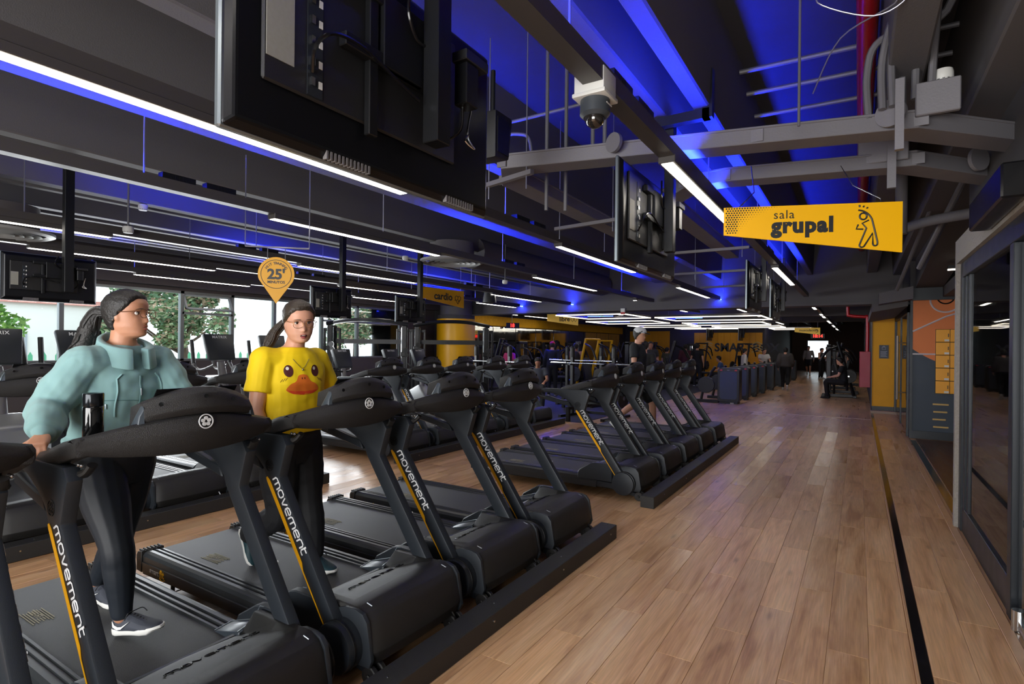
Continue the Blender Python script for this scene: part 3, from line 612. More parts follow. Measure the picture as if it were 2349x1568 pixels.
pipe('flex_cable', 'thin looped cable hanging by the red pipe', [(.12, 3.2, 3.5), (.2, 3.3, 3.35), (.05, 3.35, 3.3), (-.2, 3.3, 3.42), (-.1, 3.25, 3.45), (.15, 3.3, 3.33), (-.1, 3.5, 3.3), (-.25, 3.8, 3.15)], .004, WIRE, 'cable')
for (x, y, k) in ((-.32, 3.75, 'left'), ):
    pipe('suspension_rod', 'long thin rod between blue ceiling and front tray', [(x, y, 2.95), (x, y, 3.6), (x, y, 4.12)], .008, CON, 'rod')
# ================================================================ DEVICES
c = thing('dome_camera', 'security dome camera with white box on the lamp track', 'camera', (-1.07, 2.42, 2.80))
MB().box(-.075, .075, -.075, .075, -.02, .09).box(-.083, .083, -.083, .083, -.035, -.015).build('junction_box', WHT, c, bevel=.006, seg=2)
m = MB(); m.lathe([(0, -.035), (.07, -.035), (.072, -.1), (.055, -.115), (0, -.115)], n=28); m.build('housing', mat('camera_graphite', '#3b4046', .45), c)
m = MB(); m.lathe([(.046, -.113)] + [(.046 * cos(radians(a)), -.118 - .046 * sin(radians(a))) for a in range(0, 90, 12)] + [(.0005, -.164)], n=24); m.build('dome', mat('smoked_dome', '#2a2623', .05, .3, coat=1), c)
MB().box(.0705, .0725, -.03, .03, -.068, -.062).build('logo_bar', WHT, c, smooth=0)
def detector(loc, label, stem=0, group=None, sounder=False):
    t = thing('smoke_detector', label, 'detector', loc, group=group)
    m = MB(); m.lathe([(0, .05), (.05, .05), (.055, .03), (.055, 0), (.045, -.022), (0, -.03)], n=24); m.build('body', WHT, t)
    m = MB()
    for k in range(12):
        a = 2 * pi * k / 12; m.box(.036, .05, -.006, .006, -.014, -.006, M4.Rotation(a, 4, 'Z'))
    m.build('grille', BLK, t, smooth=0)
    if stem: MB().cyl((0, 0, .05), (0, 0, .05 + stem), .011, 10).build('stem', CON, t)
DG = 'ceiling smoke detectors'
detector((-7.05, 2.98, 2.86), 'round white detector on a long rod at upper left', 1.2, DG)
detector((-7.7, 3.42, 3.29), 'white smoke detector on a ceiling rib at upper left, lit blue', 0, DG)
detector((-6.9, 7.35, 3.14), 'white smoke detector beside the round diffuser', 0, DG)
detector((-5.9, 9.1, 2.84), 'white detector on a rod above the libre sign', .7, DG)
detector((.42, 4.25, 3.26), 'large white smoke detector beside the conduits at upper right', 0, DG)
detector((-1.32, 2.02, 4.06), 'smoke detector on the purple ceiling strip by the dome camera', 0, DG)
detector((-1.75, 13, 3.0), 'tiny detector far down the corridor ceiling', .6, DG)
sp = thing('speaker', 'black wall speaker hanging behind the big television', 'speaker', (-2.02, 2.95, 2.78))
MB().prism([(-.1, 0), (.06, .02), (.1, .3), (-.1, .3)], 'x', -.09, .09).build('cabinet', BLK, sp, bevel=.015, seg=2); MB().box(.09, .095, -.08, .05, .04, .26).build('grille', BLKM, sp, smooth=0)
MB().cyl((0, 0, .3), (0, 0, .6), .015, 8).build('bracket', BLKM, sp)
sp2 = thing('speaker', 'black pendant speaker above the cardio sign', 'speaker', (-7.3, 10.6, 2.6))
m = MB(); m.lathe([(0, 0), (.16, 0), (.15, .1), (.11, .32), (0, .34)], n=20); m.build('cabinet', BLK, sp2); MB().cyl((0, 0, .34), (0, 0, 1.4), .008, 6).build('wire', WIRE, sp2)
def diffuser(loc, r, label):
    t = thing('round_air_diffuser', label, 'air diffuser', loc)
    m = MB(); m.lathe([(r, .05), (r, .02), (r * .9, 0), (r * .82, .03)], n=36); m.build('rim', mat('diffuser_white', '#a6a6a4', .5), t)
    for k in range(4): q = MB(); q.lathe([(r * (.75 - .17 * k), .0), (r * (.68 - .17 * k), .05)], n=36); q.build('vane', MATS['diffuser_white'], t)
    MB().cyl((0, 0, .05), (0, 0, .35), r * .7, 24).build('duct', PAINT, t)
diffuser((-6.0, 7.55, 3.02), .55, 'round ceiling air diffuser lit blue above the middle treadmills')
diffuser((-8.6, 2.3, 2.85), .5, 'round ceiling air diffuser at the left frame edge')
MB_ = MB().tube(smoothpath([(-6.2, 8.4, 3.35), (-6.2, 11, 3.35), (-6.2, 14.6, 3.35)]), .3, 20); tag(MB_.build('air_duct', PAINT), 'round grey air duct running along the ceiling to the girder', 'duct')
lg = thing('strobe_light', 'small red and white alarm strobe on the girder', 'alarm', (-5.6, 14.7, 2.52)); MB().box(-.06, .06, 0, .05, .06, .16).build('base', WHT, lg, smooth=0); MB().box(-.06, .06, 0, .05, 0, .06).build('lens', MATS['red_pipe_paint'], lg, smooth=0)
ca = thing('air_curtain', 'black box with blue and red reflections over the glass partition', 'air curtain', (.69, 4.35, 2.41))
MB().box(-.06, .055, -.5, .5, 0, .19).build('casing', BLKG, ca, bevel=.01)
# ================================================================ SIGNS
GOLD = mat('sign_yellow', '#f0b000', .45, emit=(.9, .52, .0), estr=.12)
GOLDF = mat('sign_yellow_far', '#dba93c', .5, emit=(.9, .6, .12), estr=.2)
def panel(name, label, p0, p1, zt0, zb0, zt1, zb1, m=GOLD, th=.012):
    d = (V(p1) - V(p0)); L = d.length; t = thing(name, label, 'sign', (p0[0], p0[1], 0), atan2(d.y, d.x))
    MB().prism([(0, zb0), (L, zb1), (L, zt1), (0, zt0)], 'y', 0, th).build('panel', m, t, smooth=0); return t, L
t, L = panel('hanging_sign', 'big yellow hanging sign reading sala grupal with bending figure', (-.816, 4.1, 0), (.24, 4.5, 0), 2.592, 2.398, 2.592, 2.252)
F = frame((0, -.002, 0), (1, 0, 0), (0, 0, 1))
def at(u, zz): return frame((u, -.002, zz), (1, 0, 0), (0, 0, 1))
text('lettering', 'sala', .085, INK, at(.325, 2.528), t, align='LEFT', spacing=1.1)
text('lettering', 'grupal', .142, INK, at(.315, 2.45), t, align='LEFT', bold=.0075, spacing=1.12)
d = MB()
for i in range(22):
    for j in range(12):
        x = .016 + i * .0175 + (j % 2) * .00875; zz = 2.583 - j * .0155
        r = .0082 * max(0, 1.05 - (x / .40) ** 1.3 - (((2.585 - zz) / .2) * (.35 + 1.6 * (x > .09) * min(1, x / .3))))
        r = min(r, .0062)
        if r > .0009 and zz > 2.41: d.disc((x, 0, zz), (0, -1, 0), r, 7, .0015)
d.build('dot_print', INK, t, smooth=0)
fg = MB(); G = frame((.86, -.003, 2.325), (1, 0, 0), (0, 0, 1))
strokes(fg, [arc(.03, .175, .022, 0, 360, 16), [(0, .218)] + arc(-.01, .118, .1, 82, 20, 8) + [(.105, .06), (.118, .0)] + arc(.104, -.012, .014, 0, -180, 6) + [(.088, .06), (.035, -.03)] + arc(.022, -.02, .014, -60, -190, 6) + [(.05, .095), (.024, .128), (.064, .148)], [(.0, .12), (-.012, .09), (.03, .088)], [(.008, .238), (.006, .252)], [(.03, .236), (.034, .246)], [(.05, .228), (.058, .234)]], .0055, G, 6)
fg.build('figure_symbol', INK, t)
m = MB(); m.tube([(.1, .005, 2.592), (.22, .1, 2.72), (.24, .3, 2.97)], .004, 6); m.tube([(L - .13, .005, 2.592), (L - .13, .01, 2.62), (L - .21, .25, 2.78), (L - .24, .4, 2.97)], .003, 6)
m.build('chain', CHR, t)
# pear shaped timing sign
t = thing('drop_sign', 'yellow drop-shaped hanging sign reading 25 minutos', 'sign', (-4.78, 3.3, 0), radians(46))
C = 2.27; r = .165
pts = [(r * cos(radians(a)), C + r * sin(radians(a))) for a in range(-25, 206, 7)]
MB().prism([(0, 1.985)] + pts, 'y', 0, .015).build('panel', mat('sign_ochre', '#dfa000', .5), t)
def at2(u, zz): return frame((u, -.002, zz), (1, 0, 0), (0, 0, 1))
text('lettering', "25'", .135, INK, at2(.0, C - .005), t, bold=.005)
text('lettering', 'MINUTOS', .036, INK, at2(.0, C - .078), t, bold=.001)
for k, chh in enumerate('HIIT TRAINING'):
    a = radians(145 - k * 9.2); text('lettering', chh, .034, INK, frame((.105 * cos(a), -.002, C + .105 * sin(a)), (sin(a), 0, -cos(a)), (cos(a), 0, sin(a))), t, bold=.0008)
m = MB(); strokes(m, [arc(0, C, .138, 0, 360, 40)], .0028, at2(0, 0), 5); m.build('ring_print', INK, t)
m = MB(); m.tube([(-.08, .006, C + .145), (-.08, .006, C + .26)], .004, 6); m.tube([(.08, .006, C + .145), (.08, .006, C + .26)], .004, 6); m.tube([(-.28, .006, C + .26), (.3, .006, C + .26)], .008, 8); m.tube([(-.28, .006, C + .26), (-.28, .006, 3.4)], .005, 6); m.tube([(.3, .006, C + .26), (.3, .006, 3.4)], .005, 6)
m.build('hanger', WIRE, t)
# cardio
t, L = panel('hanging_sign', 'yellow hanging sign reading cardio with heart symbol', (-7.55, 8.55, 0), (-7.4, 9.75, 0), 2.79, 2.56, 2.79, 2.42, mat('sign_ochre2', '#dda000', .5))
F = lambda u, zz: frame((u, -.003, zz), (1, 0, 0), (0, 0, 1))
text('lettering', 'cardio', .21, INK, F(.32, 2.63), t, align='LEFT', bold=.006)
hm = MB(); strokes(hm, [[(0, -.1), (-.085, .01)] + arc(-.042, .03, .045, 180, 20, 6) + [(0, .025)] + arc(.042, .03, .045, 160, 0, 6) + [(.085, .01), (0, -.1)], [(-.11, -.02), (-.03, -.02), (-.01, .02), (.02, -.05), (.04, -.01), (.07, -.01)]], .006, F(1.02, 2.6), 5); hm.build('heart_symbol', INK, t)
mm = MB(); mm.tube([(.12, .006, 2.79), (.12, .006, 3.4)], .004, 6); mm.tube([(L - .1, .006, 2.79), (L - .1, .006, 3.4)], .004, 6); mm.build('hanger', WIRE, t)
# libre
t, L = panel('hanging_sign', 'pale yellow hanging sign reading libre with dumbbell arrows', (-10.88, 20, 0), (-9.5, 20.05, 0), 2.92, 2.64, 2.9, 2.44, GOLDF)
text('lettering', 'libre', .26, INK, F(.55, 2.7), t, align='LEFT', bold=.006)
hm = MB(); strokes(hm, [[(-.06, .1), (-.14, 0), (-.06, -.1), (-.02, -.04), (-.02, .04), (-.06, .1)], [(.06, .1), (.14, 0), (.06, -.1), (.02, -.04), (.02, .04), (.06, .1)]], .009, F(1.2, 2.69), 5); hm.build('arrow_symbol', INK, t)
mm = MB(); mm.tube([(.12, .006, 2.92), (.12, .006, 4.1)], .006, 6); mm.tube([(L - .1, .006, 2.9), (L - .1, .006, 4.1)], .006, 6); mm.build('hanger', WIRE, t)
# far sign and clocks
t, L = panel('hanging_sign', 'small pale yellow sign far down the corridor', (-2.65, 30.0, 0), (-1.56, 30.0, 0), 2.62, 2.42, 2.62, 2.28, GOLDF)
text('lettering', 'musculación', .16, INK, F(.2, 2.5), t, align='LEFT', bold=.003)
hm = MB(); strokes(hm, [arc(0, 0, .07, -60, 120, 8), [(.05, -.06), (-.03, -.06)]], .01, F(.93, 2.47), 5); hm.build('arm_symbol', INK, t)
mm = MB(); mm.tube([(.12, .006, 2.62), (.12, .006, 4.1)], .006, 6); mm.tube([(L - .1, .006, 2.62), (L - .1, .006, 4.1)], .006, 6); mm.build('hanger', WIRE, t)
REDL = mat('red_led', '#ff1510', .5, emit=(1, .03, .02), estr=4)
for nm, loc, txt in (('corridor', (-1.7, 30.6, 2.12), '18:14'), ('mirror', (-11.7, 18.6, 2.3), '18')):
    c = thing('led_clock', 'red digital clock ' + ('under the far corridor sign' if nm == 'corridor' else 'on the yellow band above the mirrors'), 'clock', loc, 0 if nm == 'corridor' else radians(50))
    MB().box(-.3, .3, 0, .06, 0, .22).build('case', BLKM, c, smooth=0); text('lettering', txt, .2, REDL, frame((0, -.004, .11), (1, 0, 0), (0, 0, 1)), c, bold=.006)
    MB().cyl((0, .03, .22), (0, .03, 4.1 - loc[2]), .01, 6).build('hanger', WIRE, c)
# ================================================================ TREADMILLS
TMP = mat('treadmill_shell', '#1a1918', .42, bump=.3, bscale=700, var=.08, vscale=30)
TMG = mat('treadmill_graphite', '#272c32', .4, .2, bump=.12, bscale=500)
TMR = mat('treadmill_rail', '#2d3033', .34, .15)
BELT = mat('running_belt', '#38393b', .62, bump=.25, bscale=260, var=.1, vscale=40)
TMC = mat('treadmill_console', '#1f1e1e', .45, bump=.55, bscale=420)
PAD = mat('step_pad', '#3d454d', .33, .1)
EDGE = mat('silver_edge', '#8e959b', .3, .7)
DECAL = mat('belt_decal', '#8d8873', .7)
def wordmark(mb, F, s, r=.11):
    """the word movement in wide square strokes, x height s, starting at x = 0; returns its length"""
    w = 1.05; x = 0; g = .34; k = .22
    def sh(pts): return [((px + py * .12) * s, py * s) for px, py in pts]
    out = []
    def M(x): return [[(x, 0), (x, 1 - k), (x + k, 1), (x + 1.5 * w - k, 1), (x + 1.5 * w, 1 - k), (x + 1.5 * w, 0)], [(x + .75 * w, 1), (x + .75 * w, 0)]], 1.5 * w
    def O(x): return [[(x + k, 0), (x, k), (x, 1 - k), (x + k, 1), (x + w - k, 1), (x + w, 1 - k), (x + w, k), (x + w - k, 0), (x + k, 0)]], w
    def Vv(x): return [[(x, 1), (x + .42 * w, 0), (x + .55 * w, 0), (x + w, 1)]], w
    def E(x): return [[(x + w - .05, 0), (x + k, 0), (x, k), (x, 1 - k), (x + k, 1), (x + w - k, 1), (x + w, 1 - k), (x + w, .5), (x + .1, .5)]], w
    def Nn(x): return [[(x, 0), (x, 1 - k), (x + k, 1), (x + w - k, 1), (x + w, 1 - k), (x + w, 0)]], w
    def T(x): return [[(x, 1.35), (x, k), (x + k, 0), (x + .7 * w, 0)], [(x, 1), (x + .7 * w, 1)]], .7 * w
    for f in (M, O, Vv, E, M, E, Nn, T):
        ls, adv = f(x)
        for l in ls: strokes(mb, [sh(l)], r * s, F, 5)
        x += adv + g
    return x * s
UP = [(.84, .24), (.35, .92), (.29, 1.0)]                       # upright axis
def build_treadmill():
    t = thing('treadmill', 'black treadmill', 'treadmill')
    # frame
    m = MB()
    for s in (-1, 1):
        m.prism([(-1.0, .065), (.72, .10), (.98, .08), (.98, .15), (.6, .165), (-1.0, .15)], 'y', s * .355 - .02, s * .355 + .02)
    m.box(-.95, -.88, -.34, .34, .08, .13); m.box(-.1, 0, -.34, .34, .08, .13); m.box(.6, .7, -.34, .34, .09, .13)
    fr = m.build('frame', TMG, t, bevel=.006)
    # belt
    m = MB(); prof = [(-1.0, .165), (-1.02, .185), (-1.0, .2)] + [(.45, .205), (.52, .2), (.52, .165)]
    m.prism(prof, 'y', -.255, .255); b = m.build('belt', BELT, t, 40)
    dm = MB()
    for k in range(9):
        a = -.62 + (k * 37 % 5) * .006; c = -.42 - (k * 53 % 7) * .005
        if 3 <= k <= 5: dm.box(a, -.545, -.2 + k * .011, -.194 + k * .011, .203, .2045); dm.box(-.49, c, -.2 + k * .011, -.1965 + k * .011, .203, .2045)
        else: dm.box(a, c, -.2 + k * .011, -.1965 + k * .011, .203, .2045)
    dm.build('belt_mark', DECAL, b, smooth=0)
    text('belt_number', 'F7', .04, DECAL, frame((-.517, -.152, .2035), (1, 0, 0), (0, 1, 0)), b, bold=.001)
    # ribbed side rails and rear caps
    for s in (-1, 1):
        pr = [(.25, .2), (.262, .213), (.274, .213), (.278, .206), (.29, .206), (.294, .216), (.307, .216), (.311, .209), (.323, .209), (.327, .217), (.348, .217), (.366, .208), (.379, .19), (.379, .155), (.385, .152), (.385, .09), (.25, .09)]
        m = MB(); m.loft([[(x, s * u, z) for u, z in pr] for x in (-1.0, .62)]); r_ = m.build('side_rail', TMR, t, 25)
        if s < 0:
            lm = MB(); text('lettering', 'smart', .05, WHT, frame((-.88, -.3865, .123), (1, 0, 0), (0, 0, 1)), r_, align='LEFT', bold=.0008)
            text('lettering', 'fit', .068, YEL, frame((-.752, -.3865, .125), (1, 0, 0), (0, 0, 1)), r_, align='LEFT', bold=.0022)
            sm = MB(); strokes(sm, [arc(-.718, .112, .034, 200, 330, 8, .024)], .0035, frame((0, -.3865, 0), (1, 0, 0), (0, 0, 1)), 5); sm.build('smile_mark', YEL, r_)
        m = MB(); m.prism([(-1.05, .09), (-.985, .085), (-.985, .222), (-1.035, .214), (-1.05, .19)], 'y', min(s * .247, s * .389), max(s * .247, s * .389))
        for k in range(6): m.box(-1.045, -.99, s * .26 + s * k * .022 - .006, s * .26 + s * k * .022 + .006, .212, .226)
        m.build('rail_cap', TMP, t, bevel=.003)
    # motor hood
    top = [(.52, .212), (.56, .236), (.625, .258), (.8, .318), (.93, .352), (1.0, .352), (1.055, .33), (1.085, .29), (1.12, .16), (1.10, .10), (1.0, .085), (.52, .085)]
    m = MB(); secs = []
    for y, dz, dx, up in ((-.342, -.02, -.03, 1), (-.332, -.004, -.02, 1), (-.295, .0, -.008, 1), (-.262, .004, 0, 0), (0, .012, .008, 0), (.262, .004, 0, 0), (.295, .0, -.008, 1), (.332, -.004, -.02, 1), (.342, -.02, -.03, 1)):
        secs.append([(x + dx * max(0, (x - .6) / .5), y, (max(z, .352 if x > .6 else .268) if up and .55 < x < .95 else z) + dz * (1 if z > .2 and x > .55 else 0)) for x, z in top])
    m.loft(secs); hd = m.build('motor_hood', TMP, t, 40, bevel=.005, seg=2)
    MB().prism([(.505, .212), (.53, .214), (.548, .238), (.533, .24)], 'y', -.262, .262).build('hood_edge', EDGE, t, smooth=0)
    em = MB(); wordmark(em, frame((.745, -.15, .3115), (0, 1, 0), (-.946, 0, -.323)), .034, .085); em.build('embossed_lettering', mat('embossed_black', '#141414', .25), hd)
    st = MB().prism([(1.093, .14), (1.107, .14), (1.102, .2), (1.088, .2)], 'y', .19, .235).build('warning_sticker', YELS, t, smooth=0)
    text('lettering', '24', .032, INK, frame((1.1035, .2125, .17), (0, 1, 0), (-.2, 0, 1)), st, bold=.001)
    for y in (-.28, .28): MB().tube([(1.0, y, .3525), (1.03, y + .004, .343)], .003, 6).build('hood_glint', EDGE, t)  # short silver tubes put in for bright glints on the hood
    cb = MB(); cb.tube(smoothpath([(1.11, .24, .13), (1.13, .25, .09), (1.1, .27, .05), (1.0, .27, .03)]), .006, 6); cb.build('power_cable', BLKG, t)
    for s in (-1, 1):
        pr = [(.62, .09), (.62, .2), (.8, .3), (.93, .345), (1.0, .346), (1.045, .335), (1.075, .30), (1.09, .22), (1.105, .13), (1.09, .095)]
        m = MB(); m.prism(pr, 'y', min(s * .33, s * .352), max(s * .33, s * .352)); m.build('hood_side', TMG, t, bevel=.004, seg=2)
        # foot step pad
        m = MB(); o = .25; i2 = .336
        m.loft([[(.375, s * o, .209), (.375, s * i2, .219), (.375, s * i2, .2), (.375, s * o, .19)], [(.56, s * o, .255), (.56, s * i2, .278), (.56, s * i2, .2), (.56, s * o, .19)], [(.575, s * o, .255), (.575, s * i2, .278), (.575, s * i2, .2), (.575, s * o, .19)]])
        m.build('step_pad', PAD, t, 40, bevel=.003)
        m = MB(); m.prism([(.40, .165), (.40, .225), (.42, .262), (.56, .345), (.6, .354), (.8, .354), (.8, .165)], 'y', min(s * .338, s * .388), max(s * .338, s * .388)); m.build('step_cover', TMG, t, bevel=.006)
        e = MB(); e.tube([(.375, s * i2, .221), (.56, s * i2, .281), (.60, s * (i2 + .004), .352), (.63, s * (i2 + .004), .356)], .0028, 5); e.tube([(.375, s * o, .211), (.375, s * i2, .221)], .0022, 5); e.tube([(.565, s * o, .257), (.565, s * i2, .28)], .0028, 5); e.build('pad_trim', EDGE, t)
        # upright with swept-back neck
        out = [(.795, .30), (.37, .93), (.355, .97), (.35, 1.0), (.30, 1.03), (.2, 1.06), (.1, 1.075), (-.02, 1.07), (-.02, 1.125), (.2, 1.128), (.4, 1.13), (.52, 1.12), (.56, 1.06), (.53, .97), (.505, .915), (.925, .305), (.93, .2), (.84, .2)]
        out = [(.835, .235), (.365, .90), (.345, .945), (.30, .985), (.25, 1.015), (.15, 1.06), (.05, 1.078), (-.03, 1.078), (-.03, 1.125), (.19, 1.127), (.40, 1.13), (.50, 1.13), (.535, 1.08), (.508, 1.0), (.478, .91), (.925, .27), (.93, .19), (.86, .19)]
        y0, y1 = (-.402, -.347) if s < 0 else (.302, .357)
        m = MB(); m.prism(out, 'y', y0, y1); u = m.build('upright', TMG, t, bevel=.009, seg=2)
        m = MB(); m.prism([(.29, .99), (.21, 1.0), (.0, 1.045), (-.02, 1.03), (-.02, .998), (.2, .955), (.32, .93)], 'y', y0 + .008, y1 - .008); m.build('lower_grip', TMG, t, bevel=.006)
        m = MB(); m.tube(smoothpath([(-.03, s * .34, 1.1), (-.10, s * .34, 1.095), (-.13, s * .34, 1.06), (-.10, s * .34, 1.03), (-.02, s * .34, 1.015)], 4), .024, 10); m.build('hand_grip', TMP, t)
        yf = -.4035 if s < 0 else .3585
        m = MB(); m.cyl((.932, s * .33, .176), (.932, -.432 if s < 0 else .405, .176), .118, 32); bd = m.build('base_disc', TMG, t, bevel=.006, seg=2)
        m = MB(); m.lathe([(.119, s * .39), (.124, s * .395), (.124, s * .403), (.119, s * .405)], (.932, 0, .176), 'y', 32); m.build('disc_rim', EDGE if False else BLKM, bd)
        # stripe and lettering run down the outer face
        d = V((.497 - .835 + .0, 0, 0)); ax = V((.56, 0, -.79)).normalized(); nx = V((.79, 0, .56)).normalized()
        p0 = V((.372, yf, .895)); st = MB()
        def q(a, b): v = p0 + ax * a + nx * b; return (v.x, v.z)
        st.prism([q(-.0, .006), q(.02, .002), q(.48, .004), q(.8, .006), q(.8, .012), q(.52, .012), q(.485, .026), q(.03, .026), q(.0, .018)], 'y', min(yf, yf + s * .002), max(yf, yf + s * .002))
        st.build('yellow_stripe', YELS, u, smooth=0)
        lt = MB()
        if s < 0: F = frame(p0 + ax * .035 + nx * .046, ax, nx)
        else: F = frame(p0 + ax * .05 + nx * .043 , ax, nx)
        ln = wordmark(lt, F, .0365, .125)
        for v in lt.bm.verts: v.co.y = yf + (v.co.y - yf) * .25
        lt.build('lettering', SILV, u)
        em = MB(); strokes(em, [arc(0, 0, .03, 0, 360, 20)] + [arc(.013 * cos(radians(a)), .013 * sin(radians(a)), .008, 0, 360, 8) for a in range(18, 378, 72)], .0022, frame((.40, yf, .965), (1, 0, 0), (0, 0, 1)), 5); em.build('neck_emblem', BLKM, u)
        m = MB(); m.prism([(.72, .085), (.74, .12), (1.06, .07), (1.06, .035), (1.02, .035)], 'y', s * .30 - .015, s * .30 + .015); m.build('lift_arm', TMG, t, bevel=.003)
        w = thing_part = MB(); w.cyl((1.075, s * .30 - .04, .047), (1.075, s * .30 - .012, .047), .047, 20); w.cyl((1.075, s * .30 + .012, .047), (1.075, s * .30 + .04, .047), .047, 20); w.cyl((1.075, s * .30 - .05, .047), (1.075, s * .30 + .05, .047), .014, 10)
        w.build('wheel', BLK, t, bevel=.006)
        m = MB(); m.cyl((-.62, s * .37, .0), (-.62, s * .37, .015), .028, 14); m.cyl((-.62, s * .37, .015), (-.62, s * .37, .08), .012, 10); m.build('levelling_foot', BLK, t)
    # console: lower body
    rings = []
    for i in range(25):
        y = -.405 + .81 * i / 24; a = abs(y) / .405; xf = .66 - .10 * a * a - .02 * max(0, a - .9) * 10 * .3; zt = 1.305 - .07 * a ** 1.6; zb = 1.135 + .035 * a * a; zc = 1.235 - .035 * a * a
        rings.append([(xf - .10, y, zb - .004), (xf - .03, y, zb + .002), (xf, y, zc), (xf - .012, y, zt - .012), (xf - .04, y, zt), (xf - .09, y, zt - .05), (xf - .27, y, zt - .085 - .02 * (a > .8)), (xf - .25, y, zb + .01)])
    m = MB(); m.loft(rings); con = m.build('console', TMC, t, 45, bevel=.004); con.location.y = .02
    for s in (-1, 1):
        R = []
        for x, zc, h, yo in ((.556, 1.202, .035, .4035), (.52, 1.198, .037, .409), (.44, 1.177, .040, .414), (.36, 1.15, .041, .416), (.28, 1.128, .04, .414), (.21, 1.118, .036, .41), (.175, 1.115, .02, .40)):
            yi = yo - .07
            R.append([(x, s * yi, zc - h), (x, s * (yo - .008), zc - h), (x, s * yo, zc - h * .4), (x, s * yo, zc + h * .5), (x, s * (yo - .012), zc + h), (x, s * yi, zc + h)])
        m = MB(); m.loft(R); m.build('console_arm', TMC, t, 50, bevel=.006, seg=2).location.y = .02
        m = MB(); m.tube(smoothpath([(.56, s * .33, 1.135), (.52, s * .34, 1.10), (.42, s * .36, 1.095), (.33, s * .37, 1.11)], 4), [.02] * 4 + [.026] * 5 + [.02] * 4, 10, flat=.7); m.build('cup_bracket', TMP, t)
        for x in (.52, .545): MB().ball((x, s * .36, 1.135), .008, 8, 6).build('bolt', CHR, t)
    # raised display pod
    rings = []
    for i in range(19):
        y = -.225 + .45 * i / 18; a = abs(y) / .225; zt = 1.412 - .062 * a ** 2; zf = zt - .022; zl = 1.305 + .025 * (1 - a * a); xf = .655 - .045 * a * a
        rings.append([(xf - .01, y, zl - .03), (xf + .006, y, zl), (xf - .006, y, zf), (xf - .03, y, zt), (xf - .06, y, zt + .002), (xf - .12, y, zl + .03), (xf - .13, y, zl - .05)])
    m = MB(); m.loft(rings); pod = m.build('display_pod', TMC, t, 45, bevel=.005, seg=2); pod.location.y = .05
    for s in (-1, 1):
        m = MB(); m.loft([[(.612, s * .222, 1.27), (.602, s * .222, 1.34), (.578, s * .222, 1.352), (.535, s * .222, 1.28)], [(.605, s * .25, 1.262), (.60, s * .24, 1.305), (.575, s * .24, 1.312), (.545, s * .25, 1.262)]]); m.build('pod_corner', PAD, t, bevel=.003).location.y = .05
    MB().prism([(.541, 1.345), (.588, 1.405), (.585, 1.408), (.536, 1.349)], 'y', -.17, .17).build('display', BLKG, pod, smooth=0)
    bl = MB()
    for y, z in ((-.15, 1.352), (.02, 1.375), (.15, 1.352), (-.2, 1.19), (-.03, 1.183), (.16, 1.19), (-.31, 1.19)):
        a = abs(y) / .405; xx = (.66 - .04 * (y / .225) ** 2) if z > 1.3 else (.66 - .10 * a * a - .022)
        bl.disc((xx, y, z), (1, 0, .1), .009, 10, .003)
    bl.build('screw_recess', BLKG, con)
    lg = MB(); F = frame((.662, .02, 1.268), (0, 1, 0), (-.12, 0, 1))
    strokes(lg, [arc(0, 0, .029, 0, 360, 28)], .0028, F, 6)
    for a in range(90, 450, 72):
        cx, cy = .0135 * cos(radians(a)), .0135 * sin(radians(a))
        lg.cyl(F @ V((cx, cy, -.003)), F @ V((cx, cy, .003)), .0078, 12)
    lg.build('console_emblem', SILV, con)
    return t
TM = build_treadmill()
R1 = [.33, 1.25, 2.17, 3.08, 3.98, 5.90, 6.8, 7.7, 8.6, 9.5]
L1 = ['front-row treadmill cut off by the left edge of the frame', 'front-row treadmill the woman in the teal jacket walks on', 'front-row treadmill the woman in the yellow shirt walks on', 'empty front-row treadmill right behind the yellow-shirt woman\'s machine', 'empty front-row treadmill at the end of the first black floor beam',
      'empty treadmill at the near end of the second floor beam, whole side in view', 'second treadmill along the far floor beam', 'third treadmill along the far floor beam, in front of the man in a cap', 'fourth treadmill along the far floor beam', 'last treadmill at the far end of the second floor beam']
def place(first, X, Y, label, group, used=[0]):
    if not used[0]:
        used[0] = 1; first.location = (X, Y, 0); first['label'] = label; first['group'] = group; return first
    return dup(first, (X, Y, 0), None, label, group)
for y, l in zip(R1, L1): place(TM, -3.0, y, l, 'front row of treadmills')
R2 = [.87, 1.77, 2.84, 3.74, 5.92, 6.82, 7.72, 8.76, 9.75]
ordn = ['at the left frame edge', 'behind the teal-jacket woman\'s right arm', 'behind the teal-jacket woman\'s back', 'at the end of the rear floor beam behind the yellow-shirt woman', 'first beyond the gap of the rear row', 'second beyond the gap of the rear row', 'third beyond the gap of the rear row', 'fourth beyond the gap of the rear row', 'last of the rear row']
for y, l in zip(R2, ordn): place(TM, -6.45, y, 'rear-row treadmill ' + l, 'rear row of treadmills')
BEAMM = mat('black_floor_beam', '#232323', .55, bump=.15, bscale=200, var=.1, vscale=30)
def beam(x, y0, y1, label):
    t = thing('floor_beam', label, 'floor beam', (x, y0, 0), group='black floor beams in front of the treadmills')
    MB().box(0, .14, 0, y1 - y0, 0, .115).build('beam', BEAMM, t, bevel=.004)
    s = MB(); y = .35
    while y < y1 - y0: s.disc((.14, y, .07), (1, 0, 0), .006, 8, .002); s.disc((.07, y + .1, .115), (0, 0, 1), .005, 8, .002); y += .85
    s.build('screw', CHR, t)
beam(-1.84, .5, 4.38, 'black floor beam in front of the first five treadmills')
beam(-1.84, 5.37, 9.92, 'black floor beam in front of the far group of treadmills')
beam(-5.29, .3, 4.27, 'black floor beam before the rear row, behind the two women')
beam(-5.29, 5.45, 10.3, 'black floor beam before the far part of the rear row')
